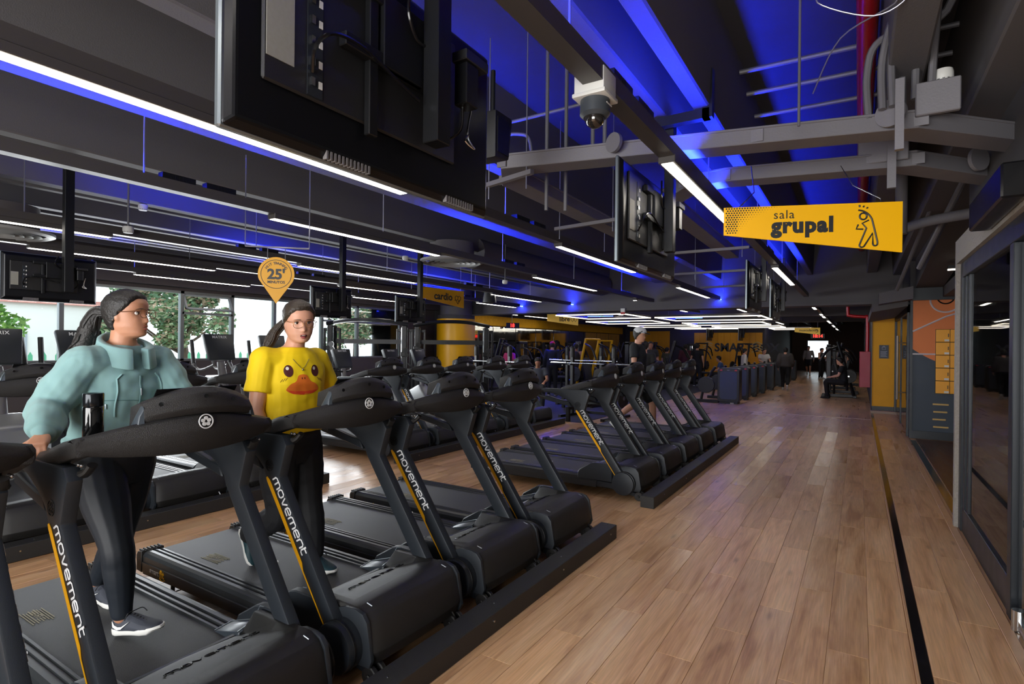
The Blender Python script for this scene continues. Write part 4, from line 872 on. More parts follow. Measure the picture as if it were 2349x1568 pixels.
# bottle in the cup holder
b = thing('thermos_bottle', 'glossy black thermos bottle standing in the console tray', 'bottle', (-2.61, .985, 1.198)); b.scale = (1, 1, 1.12)
m = MB(); m.lathe([(0, 0), (.034, 0), (.036, .004), (.036, .122), (.034, .126), (.0, .126)], n=32); m.build('flask', mat('bottle_black', '#0e0f10', .1, .2, coat=.5), b)
m = MB(); m.lathe([(0, .127), (.0345, .127), (.036, .131), (.036, .17), (.034, .174), (0, .174)], n=32); m.build('cap', mat('bottle_cap', '#23262a', .16, .6), b)
for k, (x, y, a) in enumerate(((-1.9, 2.05, .3), (-1.9, 3.0, -.2), (-1.88, 3.9, .5), (-1.88, 5.62, .2), (-1.88, 6.6, .1))):
    tg = MB(); tg.prism([(-.05, -.018), (.05, -.014), (.05, .018), (-.04, .02)], 'z', .002, .012, M4.Translation((x, y, 0)) @ M4.Rotation(a, 4, 'Z')); tag(tg.build('plug_tag', mat('pink_grey_plug', '#b9a6a8', .5), bevel=.003), 'pale plastic plug lying between wheels and floor beam, %s along the row' % ('first', 'second', 'third', 'fourth', 'fifth')[k], 'plug', 'plugs by the floor beams')
# ================================================================ PEOPLE
def interp(tab, x):
    for (a, va), (b, vb) in zip(tab, tab[1:]):
        if a <= x <= b:
            t = (x - a) / (b - a); t = t * t * (3 - 2 * t) * .5 + t * .5
            return va + (vb - va) * t
    return tab[0][1] if x < tab[0][0] else tab[-1][1]
HF = [(-.118, .045), (-.108, .078), (-.095, .087), (-.08, .085), (-.06, .089), (-.04, .086), (0, .083), (.022, .092), (.05, .093), (.08, .078), (.1, .055), (.112, .028), (.117, .0)]
HB = [(-.118, .0), (-.10, .025), (-.08, .045), (-.05, .075), (-.02, .09), (.02, .1), (.05, .1), (.08, .083), (.1, .058), (.112, .03), (.117, .0)]
HW = [(-.118, .02), (-.108, .04), (-.09, .052), (-.06, .063), (-.02, .07), (.02, .075), (.05, .076), (.08, .065), (.1, .045), (.112, .022), (.117, .0)]
def head_point(z, th, off=0, face=True, jaw=1.0):
    c, s = cos(th), sin(th); e = 2 / 2.25
    f, b, w_ = interp(HF, z) + off, interp(HB, z) + off, interp(HW, z) * (jaw if z < 0 else 1) + off
    x = (f if c > 0 else b) * (abs(c) ** e) * (1 if c > 0 else -1); y = w_ * (abs(s) ** e) * (1 if s > 0 else -1)
    if face and x > .02:
        g = math.exp
        nz = 0
        if -.05 < z < .02: nz = .025 * (.02 - z) / .058 if z > -.038 else .025 * (z + .05) / .012
        x += nz * g(-(y / (.0115 + .004 * max(0, -z / .04))) ** 2)
        x -= .011 * (g(-((abs(y) - .033) / .015) ** 2 - ((z - .004) / .011) ** 2))
        x += .0035 * g(-((abs(y) - .033) / .02) ** 2 - ((z - .022) / .007) ** 2)
        x += .006 * g(-(y / .022) ** 2) * (g(-((z + .0595) / .0055) ** 2) + 1.1 * g(-((z + .0745) / .0065) ** 2)) - .003 * g(-(y / .024) ** 2 - ((z + .067) / .003) ** 2)
        x += .005 * g(-(y / .022) ** 2 - ((z + .101) / .012) ** 2)
        x += .004 * g(-((abs(y) - .04) / .016) ** 2 - ((z + .03) / .018) ** 2)
    return V((x, y, z))
def add_head(mb, Mh, nr=46, nc=64, off=None, face=True, jaw=1.0):
    rings = []
    for i in range(nr):
        z = -.1175 + .2342 * (.5 - .5 * cos(pi * (i + .5) / nr)); ring = []
        for k in range(nc):
            th = 2 * pi * (k + .5) / nc - pi
            o = off(z, th) if off else 0
            p = head_point(z, th, 0, face, jaw)
            if o: d = V((p.x, p.y, p.z * 1.0)).normalized(); p = p + d * o
            ring.append(Mh @ p)
        rings.append(ring)
    mb.loft(rings)
def remesh(mb, vox, name, m, parent, loc, sm=4, wr=0, wscale=9, wfun=None, smooth=70):
    bm = mb.bm; bmesh.ops.remove_doubles(bm, verts=bm.verts, dist=1e-6); bmesh.ops.recalc_face_normals(bm, faces=bm.faces)
    me = bpy.data.meshes.new(name); bm.to_mesh(me); bm.free()
    o = bpy.data.objects.new(name, me)
    r = o.modifiers.new('r', 'REMESH'); r.mode = 'VOXEL'; r.voxel_size = vox
    if sm: s = o.modifiers.new('s', 'SMOOTH'); s.factor = .5; s.iterations = sm
    me2 = evaluated_mesh(o)
    bpy.data.objects.remove(o); bpy.data.meshes.remove(me)
    if wr:
        nrm = [v.normal.copy() for v in me2.vertices]
        for v, vn in zip(me2.vertices, nrm):
            p = v.co * wscale; n = noise.noise(V((p.x + p.z * .6, p.y - p.z * .4, p.z * 1.6))) + .5 * noise.noise(p * 2.3)
            k = wfun(v.co) if wfun else 1
            v.co += vn * (n * wr * k)
    me2.transform(M4.Translation(-V(loc))); me2.materials.clear(); me2.materials.append(m); me2.name = name
    return link(name, me2, parent, smooth)
def limb(mb, pts, rs, n=14, flat=1.0):
    P = smoothpath(pts, 6); k = len(pts) - 1; R = []
    for i in range(len(P)):
        t = i / 6; a = min(int(t), k - 1); u = t - a; u = u * u * (3 - 2 * u); R.append(rs[a] + (rs[a + 1] - rs[a]) * u)
    mb.tube(P, R, n, True, flat); mb.ball(P[0], R[0], n, 8); mb.ball(P[-1], R[-1], n, 8)
def ell(c, lat, fwd, w_, d, n=24, e=2.35):
    c = V(c); out = []
    for k in range(n):
        t = 2 * pi * k / n; a, b = cos(t), sin(t)
        out.append(c + lat * (w_ * abs(a) ** (2 / e) * (1 if a > 0 else -1)) + fwd * (d * abs(b) ** (2 / e) * (1 if b > 0 else -1)))
    return out
def hand(mb, Wr, xh, zh, side, curl=(30, 30, 20), thumb=(.75, .66, -.15), k=1.0, spread=.0):
    """Wr wrist, xh finger direction, zh back of the hand, side +1 when the thumb lies towards zh x xh"""
    x = V(xh).normalized(); z = (V(zh) - x * V(zh).dot(x)).normalized(); y = z.cross(x) * side
    B = M4(((x.x, y.x, z.x, Wr[0]), (x.y, y.y, z.y, Wr[1]), (x.z, y.z, z.z, Wr[2]), (0, 0, 0, 1))) @ M4.Scale(k, 4)
    mb.loft([[B @ V((px, a * wy, b * th)) for a, b in ((-1, -.5), (-.8, -1), (0, -1.1), (.8, -1), (1, -.5), (1, .4), (.8, 1), (0, 1.15), (-.8, 1), (-1, .4))] for px, wy, th in ((-.02, .025, .017), (.0, .026, .017), (.03, .036, .015), (.06, .040, .014), (.085, .040, .0125), (.094, .036, .010))])
    for fy, L, r, tw in ((.031, .072, .0088, .06), (.0105, .08, .0092, .0), (-.0105, .074, .0088, -.05), (-.030, .058, .0078, -.12)):
        p = V((.085, fy, 0)); a = 0; pts = [V((.055, fy * .9, 0)), p]; rs = [r, r]
        for j, (f, c) in enumerate(zip((.46, .31, .23), curl)):
            a += radians(c); d = V((cos(a), (tw + spread * fy * 8) * cos(a), -sin(a))); p = p + d * L * f; pts.append(p); rs.append(r * (.96, .88, .72)[j])
        mb.tube([B @ q for q in pts], [q * k for q in rs], 10); mb.ball(B @ pts[-1], rs[-1] * k, 10, 6)
        for q, rr in zip(pts[1:-1], rs[1:]): mb.ball(B @ q, rr * k * 1.02, 10, 6)
    t = V(thumb).normalized(); p0 = V((.022, .026, -.006)); p1 = p0 + t * .04; p2 = p1 + (t + V((.25, -.2, -.25))).normalized() * .032; p3 = p2 + (t + V((.6, -.5, -.4))).normalized() * .024
    mb.tube([B @ q for q in (p0, p1, p2, p3)], [.0135 * k, .0115 * k, .0105 * k, .008 * k], 10); mb.ball(B @ p3, .008 * k, 10, 6)
    return B
def shoe(parent, loc, heel, yaw_, pitch, mats, roll=0, L=.262, name='shoe', logo=None, stripes=False, lean=True):
    """heel: world point under the heel"""
    F = M4.Translation(V(heel) - V(loc)) @ M4.Rotation(yaw_, 4, 'Z') @ M4.Rotation(-pitch, 4, 'Y') @ M4.Rotation(roll, 4, 'X')
    up, so, la = mats
    k = L / .262; rings = []
    for x, w_, h, zb in ((-.004, .02, .07, .03), (.006, .03, .094, .024), (.03, .036, .100, .022), (.06, .037, .094, .022), (.09, .038, .092, .022), (.115, .040, .084, .022), (.145, .044, .070, .021), (.18, .047, .056, .02), (.215, .044, .046, .02), (.24, .034, .038, .022), (.258, .016, .03, .024)):
        rings.append([F @ (V((x, a * w_, zb + (h - zb) * b)) * k) for a, b in ((-1, 0), (-1.04, .35), (-.82, .75), (-.4, 1), (.4, 1), (.82, .75), (1.04, .35), (1, 0))])
    u = MB().loft(rings).build(name, up, parent, 60, bevel=.002)
    out = [(-.012, 0), (-.006, .026), (.02, .038), (.07, .037), (.12, .040), (.18, .050), (.22, .047), (.25, .034), (.268, .012), (.268, -.012), (.25, -.034), (.22, -.047), (.18, -.05), (.12, -.04), (.07, -.037), (.02, -.038), (-.006, -.026)]
    s = MB(); s.loft([[F @ (V((x * sx, y * sy, z + (.012 if x > .23 else 0) * (z < .02))) * k) for x, y in out] for z, sx, sy in ((0, .97, .9), (.008, 1, .98), (.02, 1, 1), (.03, .985, .95))]); s.build('sole', so, u, 50, bevel=.002)
    l = MB()
    for i in range(5):
        x = .11 + i * .016; h = .092 - (x - .09) * .5
        l.tube([F @ (V((x, -.026, h - .012)) * k), F @ (V((x + .004, 0, h + .005)) * k), F @ (V((x, .026, h - .012)) * k)], .0032, 5)
    l.tube(smoothpath([F @ (V((.105, 0, .1)) * k), F @ (V((.12, -.04, .105)) * k), F @ (V((.10, -.045, .075)) * k)], 4), .0025, 5); l.tube(smoothpath([F @ (V((.105, 0, .1)) * k), F @ (V((.12, .04, .1)) * k), F @ (V((.14, .045, .08)) * k)], 4), .0025, 5)
    l.build('laces', la, u)
    if logo:
        q = MB(); pts = [(.02, .05), (.045, .036), (.075, .035), (.125, .062), (.08, .045), (.055, .043), (.045, .05), (.05, .07)]
        for sy in (-1, 1):
            a = [F @ (V((x, sy * (.0415 + (.003 if x > .07 else 0) - (z - .035) * .12), z)) * k) for x, z in [(.018, .072), (.03, .052), (.05, .043), (.07, .043), (.12, .066)]]
            b = [F @ (V((x, sy * (.0435 + (.003 if x > .07 else 0) - (z - .035) * .12), z)) * k) for x, z in [(.018, .070), (.022, .045), (.045, .031), (.072, .034), (.12, .065)]]
            for i in range(4): q.poly([a[i], a[i + 1], b[i + 1], b[i]])
        q.build('shoe_mark', logo, u, 0)
    if stripes:
        q = MB()
        for sy in (-1, 1):
            for j in range(3):
                x = .09 + j * .022; q.loft([[F @ (V((x + a + b * .02, sy * (.049 - b * .012), .028 + b * .04)) * k) for a in (0, .011)] + [F @ (V((x + a + b * .02, sy * (.043 - b * .012), .028 + b * .04)) * k) for a in (.011, 0)] for b in (0, 1)])
        q.build('shoe_stripe', INK, u, 0)
    return u
def decal(name, m, bvh, outline, F, dirn, parent, loc, rings=7, off=.002):
    """star-shaped flat print projected onto a garment"""
    q = MB(); c = V((sum(p[0] for p in outline) / len(outline), sum(p[1] for p in outline) / len(outline), 0)); d = V(dirn).normalized(); R = []
    for k in range(rings + 1):
        ring = []
        for p in outline:
            w_ = F @ (c + (V((p[0], p[1], 0)) - c) * max(.02, k / rings)); h = bvh.ray_cast(w_ + d * -.4, d)
            ring.append((h[0] - d * off if h[0] is not None else w_) - V(loc))
        R.append(ring)
    q.loft(R, cap=False); o = q.build(name, m, parent, 60); return o
def figure(name, label, J, S, group=None):
    """J world joints, S style"""
    loc = (J['pelvis'].x, J['pelvis'].y, S.get('ground', 0)); t = thing(name, label, 'person', loc, group=group)
    vox = S.get('vox', .02); b = S.get('build', 1.0)
    yc_, yp_ = S['yaw'], S.get('pyaw', S['yaw'])
    up = (J['neck'] - J['pelvis']).normalized()
    def ax(y):
        f = V((cos(y), sin(y), 0)); f = (f - up * f.dot(up)).normalized(); return up.cross(f).normalized(), f
    lc, fc = ax(yc_); lp, fp = ax(yp_)
    def torso(mb, tab):
        rr = []
        L = (J['neck'] - J['pelvis']).length
        for tt, w_, d, fo in tab:
            c = J['pelvis'] + (J['neck'] - J['pelvis']) * tt
            u = min(1, max(0, tt)); la = (lp * (1 - u) + lc * u).normalized(); fa = (fp * (1 - u) + fc * u).normalized()
            rr.append(ell(c + fa * fo, la, fa, w_ * b, d * b))
        mb.loft(rr)
    hy, hp, hr = S['head']
    Mh = M4.Translation(J['head']) @ M4.Rotation(hy, 4, 'Z') @ M4.Rotation(hp, 4, 'Y') @ M4.Rotation(hr, 4, 'X') @ M4.Scale(S.get('hs', 1.0), 4)
    fem = S.get('female', False)
    # ---- body: one continuous skin
    m = MB()
    torso(m, [(-.2, .10, .08, 0), (-.1, .155, .105, -.01), (0, .168, .115, -.01), (.25, .14, .10, 0), (.45, .136, .098, 0), (.65, .15, .11, .005), (.82, .15, .092, 0), (.93, .10, .07, -.005), (1.0, .055, .058, -.005)])
    nb = J['neck'] - up * .04; hb = Mh @ V((-.012, 0, -.06))
    m.tube([nb, (nb + hb) * .5, hb], [.064 * b, .056, .054], 16); m.ball(Mh @ V((-.015, 0, -.03)), .06, 14, 10)
    add_head(m, Mh, S.get('nr', 24), S.get('nc', 32), jaw=S.get('jaw', 1.0))
    for sy in (-1, 1):
        m.ball(Mh @ V((-.006, sy * .074, -.006)), (.017, .007, .03), 12, 8, Mh.to_3x3().to_4x4() @ M4.Rotation(radians(-12), 4, 'Y'))
    for sd, sg in (('L', 1), ('R', -1)):
        sh, el, wr = J['sh' + sd], J['el' + sd], J['wr' + sd]
        m.tube([J['pelvis'] + (J['neck'] - J['pelvis']) * .8 + lc * sg * .06, sh], [.07 * b, .06 * b], 14)
        limb(m, [sh, (sh + el) * .5, el, el + (wr - el) * .3, wr], [.058 * b, .05 * b, .041 * b, .041 * b, .027])
        H = S['hand' + sd]; hand(m, wr, H[0], H[1], H[3] if len(H) > 3 else -sg, H[2], k=S.get('hk', .95))
        hp_, kn, an = J['hip' + sd], J['kn' + sd], J['an' + sd]
        limb(m, [hp_, hp_ + (kn - hp_) * .4, kn, kn + (an - kn) * .32 + (kn - an).cross(lp).normalized() * -.008, an], [.098 * b, .09 * b, .06 * b, .057 * b, .037])
    body = remesh(m, vox, 'body', S['skin'], t, loc, S.get('sm', 3))
    # ---- top
    T = S['top']; o = T.get('loose', .018); m = MB(); hem = T.get('hem', -.08)
    rows = [(hem, .172 + o, .12 + o, 0), (hem + .07, .174 + o * 1.25, .124 + o * 1.2, 0), (.2, .152 + o * 1.3, .112 + o * 1.25, .003), (.42, .147 + o * 1.2, .108 + o * 1.2, .006), (.62, .153 + o * 1.1, .116 + o, .008), (.8, .154 + o, .098 + o, 0), (.92, .115 + o, .078 + o * .8, -.006), (.985, .072 + o * .3, .068 + o * .3, -.006)]
    torso(m, rows)
    for sd, sg in (('L', 1), ('R', -1)):
        sh, el, wr = J['sh' + sd], J['el' + sd], J['wr' + sd]
        if T.get('sleeve') == 'none': continue
        m.tube([J['pelvis'] + (J['neck'] - J['pelvis']) * .8 + lc * sg * .05, sh], [.075 * b + o, .06 * b + o * .9], 16)
        if T.get('sleeve') == 'long':
            limb(m, [sh, (sh + el) * .5, el, (el + wr) * .5, el + (wr - el) * .86, wr + (wr - el).normalized() * -.015], [.06 * b + o, .056 * b + o * 1.1, .05 * b + o, .046 * b + o * .9, .038 + o * .75, .032 + o * .3], 16)
        else:
            f = T.get('slen', .62); e = sh + (el - sh) * f; m.tube([sh, (sh + e) * .5, e], [.06 * b + o * .9, .06 * b + o * .9, .058 * b + o * 1.05], 18); m.ball(sh, .06 * b + o * .9, 16, 10)
    top = remesh(m, T.get('vox', vox), T.get('name', 'shirt'), T['mat'], t, loc, T.get('sm', 4), T.get('wr', .003), T.get('ws', 9))
    # ---- legs
    G = S['legs']; o = G.get('loose', .008); m = MB()
    torso(m, [(-.22, .11, .10, 0), (-.12, .16 + o, .11 + o, -.008), (0, .17 + o, .118 + o, -.008), (.16, .15 + o, .108 + o, -.004)])
    for sd in 'LR':
        hp_, kn, an = J['hip' + sd], J['kn' + sd], J['an' + sd]
        if G.get('short'):
            e = hp_ + (kn - hp_) * G['short']; limb(m, [hp_, hp_ + (e - hp_) * .5, e], [.102 * b + o, .098 * b + o * 1.3, .09 * b + o * 1.6])
        else:
            an2 = an + (kn - an).normalized() * .02; fl = G.get('flare', 0)
            limb(m, [hp_, hp_ + (kn - hp_) * .4, kn, kn + (an - kn) * .32 + (kn - an).cross(lp).normalized() * -.01, an2], [.10 * b + o, .093 * b + o, .064 * b + o, .06 * b + o + fl * .3, .041 + o * 1.2 + fl])
    remesh(m, vox, G.get('name', 'trousers'), G['mat'], t, loc, 4, G.get('wr', .002), 12)
    # ---- hair
    Hh = S['hair']; m = MB(); th_ = Hh.get('th', .012)
    def hoff(z, th):
        a = abs(th); line = interp([(0, Hh.get('line', .078)), (.45, .074), (.8, .06), (1.1, .034), (1.4, .008), (1.62, -.03), (2.1, -.075), (3.2, -.085)], a)
        u = max(0, min(1, (z - line) / .016 + .5)); return (th_ + .004) * u - .004 - .03 * (1 - u) * (u < .02)
    add_head(m, Mh, 40, 56, hoff, False)
    hair = remesh(m, max(.006, vox * .6), 'hair', Hh['mat'], t, loc, 2, Hh.get('wr', .0015), 40)
    S['Mh'] = Mh; S['loc'] = V(loc); S['root'] = t; S['topo'] = top; S['hairo'] = hair; S['axes'] = (lc, fc, up)
    # ---- shoes
    for sd in 'LR':
        q = S['shoe' + sd]; shoe(t, loc, q[0], q[1], q[2], S['shoemats'], 0, S.get('flen', .255), logo=S.get('shoelogo'), stripes=S.get('stripes', False))
    return t
def face_detail(S, brow='#241a16', lip='#a8584f', iris='#2a1a12', mouth=None, gaze=0):
    t, Mh, loc = S['root'], M4.Translation(-S['loc']) @ S['Mh'], S['loc']
    for sy in (-1, 1):
        e = MB(); e.ball(Mh @ V((.0655, sy * .032, .004)), .0125, 16, 12); eo = e.build('eye', mat('eye_white', '#d9d2cb', .2), t)
        p = V((.0655, sy * .032, .004)); d = (V((1, gaze, -.12))).normalized(); i = MB(); i.cyl(Mh @ (p + d * .0108), Mh @ (p + d * .0129), .0056, 14); i.build('iris', mat('iris', iris, .1), eo)
        l = MB(); l.tube([Mh @ V((.0805 - .0018 * abs(k - 2) ** 1.5, sy * (.018 + k * .007), .0105 - .0012 * (k - 2) ** 2)) for k in range(5)], [.0012, .0024, .0026, .0024, .0014], 6); l.build('eyelid', mat('lash', '#1c1412', .6), t)
        q = MB(); q.tube([Mh @ V((.0925 - .003 * abs(k - 1) ** 1.6, sy * (.014 + k * .009), .0225 + .0035 * sin(k * .8) - .0008 * k)) for k in range(5)], [.0022, .0032, .003, .0024, .001], 6, flat=.6); q.build('eyebrow', mat('brow_hair', brow, .8), t)
    lm = mat('lip_skin', lip, .4)
    if mouth:
        q = MB(); q.ball(Mh @ V((.0905, 0, -.0685)), (.006, .019, .0085), 16, 10, Mh.to_3x3().to_4x4()); mo = q.build('mouth', mat('mouth_dark', '#4a1c1a', .5), t)
        q = MB(); q.ball(Mh @ V((.0925, -.002, -.0735)), (.007, .013, .005), 14, 8, Mh.to_3x3().to_4x4()); q.build('tongue', mat('tongue', '#a5545a', .35), mo)
        q = MB(); q.ball(Mh @ V((.0935, 0, -.0635)), (.003, .011, .0026), 14, 8, Mh.to_3x3().to_4x4()); q.build('teeth', mat('teeth', '#d8d2c4', .3), mo)
    for z, w_, h in ((-.0600, .019, .0042), (-.0745 if not mouth else -.080, .017, .0055)):
        q = MB(); q.tube([Mh @ V((.0935 - .00001 * k * k * 30 - (.006 if abs(k) > 3 else 0), k * w_ / 4, z + (.0012 if z > -.065 and abs(k) == 1 else 0) * 1 + (.002 * (abs(k) / 4) ** 2 * (-1 if z > -.065 else 1)))) for k in range(-4, 5)], [.0006, .0022, h * .75, h * .9, h * .85, h * .9, h * .75, .0022, .0006], 8, flat=.75); q.build('lip', lm, t)
def glasses(S, m):
    t, Mh = S['root'], M4.Translation(-S['loc']) @ S['Mh']; g = MB()
    for sy in (-1, 1):
        g.tube([Mh @ V((.105 - .0001 * 0 - .05 * max(0, abs(q[0]) - .03), sy * q[0], q[1])) for q in [(.034 + .026 * (abs(cos(a)) ** .75) * (1 if cos(a) > 0 else -1), .0 + .021 * (abs(sin(a)) ** .75) * (1 if sin(a) > 0 else -1)) for a in [2 * pi * k / 24 for k in range(25)]]], .0016, 6)
        g.tube([Mh @ V((.1035, sy * .06, .008)), Mh @ V((.09, sy * .074, .01)), Mh @ V((.0, sy * .08, .008)), Mh @ V((-.012, sy * .078, -.004))], .0018, 6)
    g.tube([Mh @ V((.107, -.008, .005)), Mh @ V((.110, 0, .008)), Mh @ V((.107, .008, .005))], .0014, 6)
    g.build('glasses', m, t)
def ponytail(S, pts, rs, m, seed=1, tie=True):
    t = S['root']; R = random.Random(seed); q = MB(); P = smoothpath([V(p) for p in pts], 6); n = len(P)
    def rad(i): u = i / (n - 1) * (len(rs) - 1); a = min(int(u), len(rs) - 2); return rs[a] + (rs[a + 1] - rs[a]) * (u - a)
    q.tube([p - S['loc'] for p in P], [rad(i) for i in range(n)], 12)
    for k in range(26):
        a0 = R.uniform(0, 6.28); f = R.uniform(.6, 1.05); w_ = R.uniform(-1.2, 1.2)
        s = []
        for i, p in enumerate(P):
            a, b = axes(P[min(i + 1, n - 1)] - P[max(i - 1, 0)]); ang = a0 + w_ * i / n; s.append(p + (a * cos(ang) + b * sin(ang)) * rad(i) * f - S['loc'])
        q.tube(s, [.006] * (n - 2) + [.004, .001], 5)
    q.build('ponytail', m, t)
    if tie: MB().tube([(V(pts[0]) * .8 + V(pts[1]) * .2) - S['loc'] + V((.024 * cos(a), .008 * sin(a), .024 * sin(a))) for a in [2 * pi * k / 12 for k in range(13)]], .007, 8).build('hair_tie', BLKM, t)
SK1 = mat('skin_tan', '#b98467', .5, bump=.08, bscale=220, var=.05, vscale=20); SK2 = mat('skin_light', '#cf9a80', .5, bump=.08, bscale=220, var=.05, vscale=20); SK3 = mat('skin_brown', '#9a6a4e', .5)
HR1 = mat('hair_black', '#171413', .55, var=.4, vscale=60, bump=.5, bscale=90); HR2 = mat('hair_dark_brown', '#33291f', .52, var=.5, vscale=45, bump=.5, bscale=90)
for h in (SK1, SK2, SK3): h.node_tree.nodes['Principled BSDF'].inputs['Subsurface Weight'].default_value = .12; h.node_tree.nodes['Principled BSDF'].inputs['Subsurface Radius'].default_value = (.02, .008, .005)
def VV(d): return {k: V(v) for k, v in d.items()}
# ---------------------------------------------------------------- woman in the teal jacket
J = VV(dict(head=(-3.055, 1.29, 1.735), neck=(-3.085, 1.285, 1.60), pelvis=(-3.15, 1.285, 1.03), shL=(-3.10, 1.45, 1.495), shR=(-3.06, 1.115, 1.495), elR=(-3.10, 1.0, 1.30), wrR=(-2.885, .91, 1.205), elL=(-2.96, 1.52, 1.27), wrL=(-2.76, 1.47, 1.24),
    hipR=(-3.13, 1.20, .99), knR=(-2.935, 1.205, .65), anR=(-2.945, 1.235, .305), hipL=(-3.17, 1.37, .99), knL=(-3.25, 1.345, .60), anL=(-3.465, 1.335, .315)))
JK = mat('teal_fleece', '#7ea3a3', .85, bump=.12, bscale=500, var=.05, vscale=8, sheen=.2); JKD = mat('teal_fleece_seam', '#5f8585', .85)
W1 = dict(vox=.0055, sm=3, build=1.04, yaw=radians(9), pyaw=0, head=(radians(33), radians(-2), 0), female=True, nr=52, nc=72, skin=SK1, jaw=1.02, ground=0,
    top=dict(mat=JK, name='jacket', sleeve='long', loose=.028, hem=.1, vox=.006, wr=.011, ws=9, sm=2), legs=dict(mat=mat('navy_leggings', '#141b24', .6, bump=.05, bscale=600), name='leggings', loose=.004, wr=.0008),
    hair=dict(mat=HR1, th=.011), shoemats=(mat('shoe_charcoal', '#3a3e48', .7, bump=.2, bscale=500), mat('shoe_sole_white', '#dcdcd8', .6), mat('shoe_lace_black', '#15161a', .7)), shoelogo=mat('shoe_mark_white', '#e8e8e6', .5),
    shoeR=((-2.985, 1.235, .212), radians(20), radians(9)), shoeL=((-3.52, 1.335, .212), radians(8), radians(-3)),
    handR=((.78, -.48, -.32), (.30, -.25, .92), (62, 26, 12), -1), handL=((.9, -.1, -.3), (.2, .1, .95), (35, 30, 20)))
figure('person', 'woman in a teal half-zip jacket and dark leggings, one hand on the treadmill console', J, W1)
face_detail(W1, gaze=.1)
glasses(W1, mat('tortoise_frame', '#6b4630', .3, .3))
ponytail(W1, [(-3.15, 1.235, 1.745), (-3.19, 1.215, 1.74), (-3.22, 1.20, 1.68), (-3.235, 1.19, 1.62), (-3.26, 1.17, 1.565), (-3.32, 1.15, 1.52)], [.022, .03, .042, .046, .04, .02], HR1, 4)
t, loc, (lc, fc, up) = W1['root'], W1['loc'], W1['axes']
bv = BVHTree.FromPolygons([v.co.copy() for v in W1['topo'].data.vertices], [p.vertices[:] for p in W1['topo'].data.polygons])
def on_top(S, bv, u, z, off=.003):
    """point on the garment front: u sideways from the chest middle (wearer's left +), height z in world"""
    lc, fc, up = S['axes']; c = S['Jc']; p = c + lc * u; p.z = z; h = bv.ray_cast(p - S['loc'] + fc * .5, -fc)
    return (h[0] if h[0] is not None else p - S['loc']) + fc * off
W1['Jc'] = J['neck'] * .6 + J['pelvis'] * .4
# collar, zip, drawstrings, pocket
c = MB()
R0 = []; 
for i in range(25):
    a = radians(-150 + 300 * i / 24); dirv = (fc * cos(a) + lc * sin(a)); base = J['neck'] - loc + V((0, 0, -.075 if abs(a) < .5 else -.06 + .02 * min(1, abs(a) / 2)))
    front = max(0, cos(a)); r1 = .082; r2 = .088 + .012 * front
    a_ = a
R0 = []
for i in range(29):
    a = radians(14 + (360 - 28) * i / 28); dirv = (fc * cos(a) + lc * sin(a)); f = .5 + .5 * cos(a); bs = J['neck'] - loc
    p0 = bs + dirv * (.075 + .035 * f) + V((0, 0, -.035 - .085 * f)); p1 = bs + dirv * (.072 + .03 * f) + V((0, 0, .04 - .06 * f)); p2 = p1 + dirv * (.012 + .03 * f) + V((0, 0, -.002)); p3 = bs + dirv * (.10 + .055 * f) + V((0, 0, -.045 - .075 * f))
    R0.append([p0, p1, p2, p3])
MB().loft(R0).build('collar', JK, t, 60, bevel=.003)
z = MB(); z.tube([on_top(W1, bv, .0, 1.455 - k * .018, .003) for k in range(9)], .0045, 6, flat=.5); z.build('zip', mat('zip_teal', '#5b7f80', .5), t)
MB().tube([on_top(W1, bv, .0, 1.395, .006), on_top(W1, bv, .002, 1.36, .007)], .004, 6).build('zip_pull', CHR, t)
for u in (-.10, .10):
    MB().tube([on_top(W1, bv, u * .8, 1.462, .006)] + [on_top(W1, bv, u + .004 * sin(k), 1.44 - k * .03, .006) for k in range(7 if u < 0 else 5)], .0038, 6).build('drawstring', mat('teal_cord', '#86aeb0', .7), t)
MB().tube([on_top(W1, bv, -.17 + k * .02, 1.335 + .004 * sin(k * .4), .0012) for k in range(17)], .0022, 5).build('seam', JKD, t)
MB().tube([on_top(W1, bv, -.135 - .008 * k, 1.315 - k * .022, .0015) for k in range(6)], .003, 5).build('pocket_zip', JKD, t)
MB().tube([on_top(W1, bv, -.133, 1.32, .005), on_top(W1, bv, -.134, 1.298, .006)], .0035, 5).build('pocket_pull', CHR, t)
q = MB(); q.loft([ell(J['neck'] - loc + fc * (.03) + V((0, 0, zz)), lc, fc, .075, .062) for zz in (-.16, -.05)]); q.build('undershirt', mat('black_cotton', '#14161a', .8), t, 60)
MB().ball((S_ := M4.Translation(-loc) @ W1['Mh']) @ V((-.016, -.079, -.03)), .004, 8, 6).build('earring', CHR, t)
# ---------------------------------------------------------------- woman in the yellow shirt
dx = .03
J = VV(dict(head=(-2.93 + dx, 2.16, 1.735), neck=(-2.98 + dx, 2.16, 1.585), pelvis=(-2.99 + dx, 2.16, 1.0), shL=(-2.985 + dx, 2.325, 1.495), shR=(-3.01 + dx, 1.985, 1.495), elR=(-3.0 + dx, 1.93, 1.215), wrR=(-2.925 + dx, 1.93, 1.04), elL=(-3.0 + dx, 2.46, 1.24), wrL=(-2.80 + dx, 2.43, 1.29),
    hipR=(-2.99 + dx, 2.075, .96), knR=(-2.99 + dx, 2.085, .58), anR=(-3.29 + dx, 2.09, .395), hipL=(-2.99 + dx, 2.245, .96), knL=(-2.94 + dx, 2.255, .61), anL=(-2.90 + dx, 2.25, .295)))
SH = mat('yellow_cotton', '#f3cf00', .75, bump=.06, bscale=500, var=.04, vscale=6)
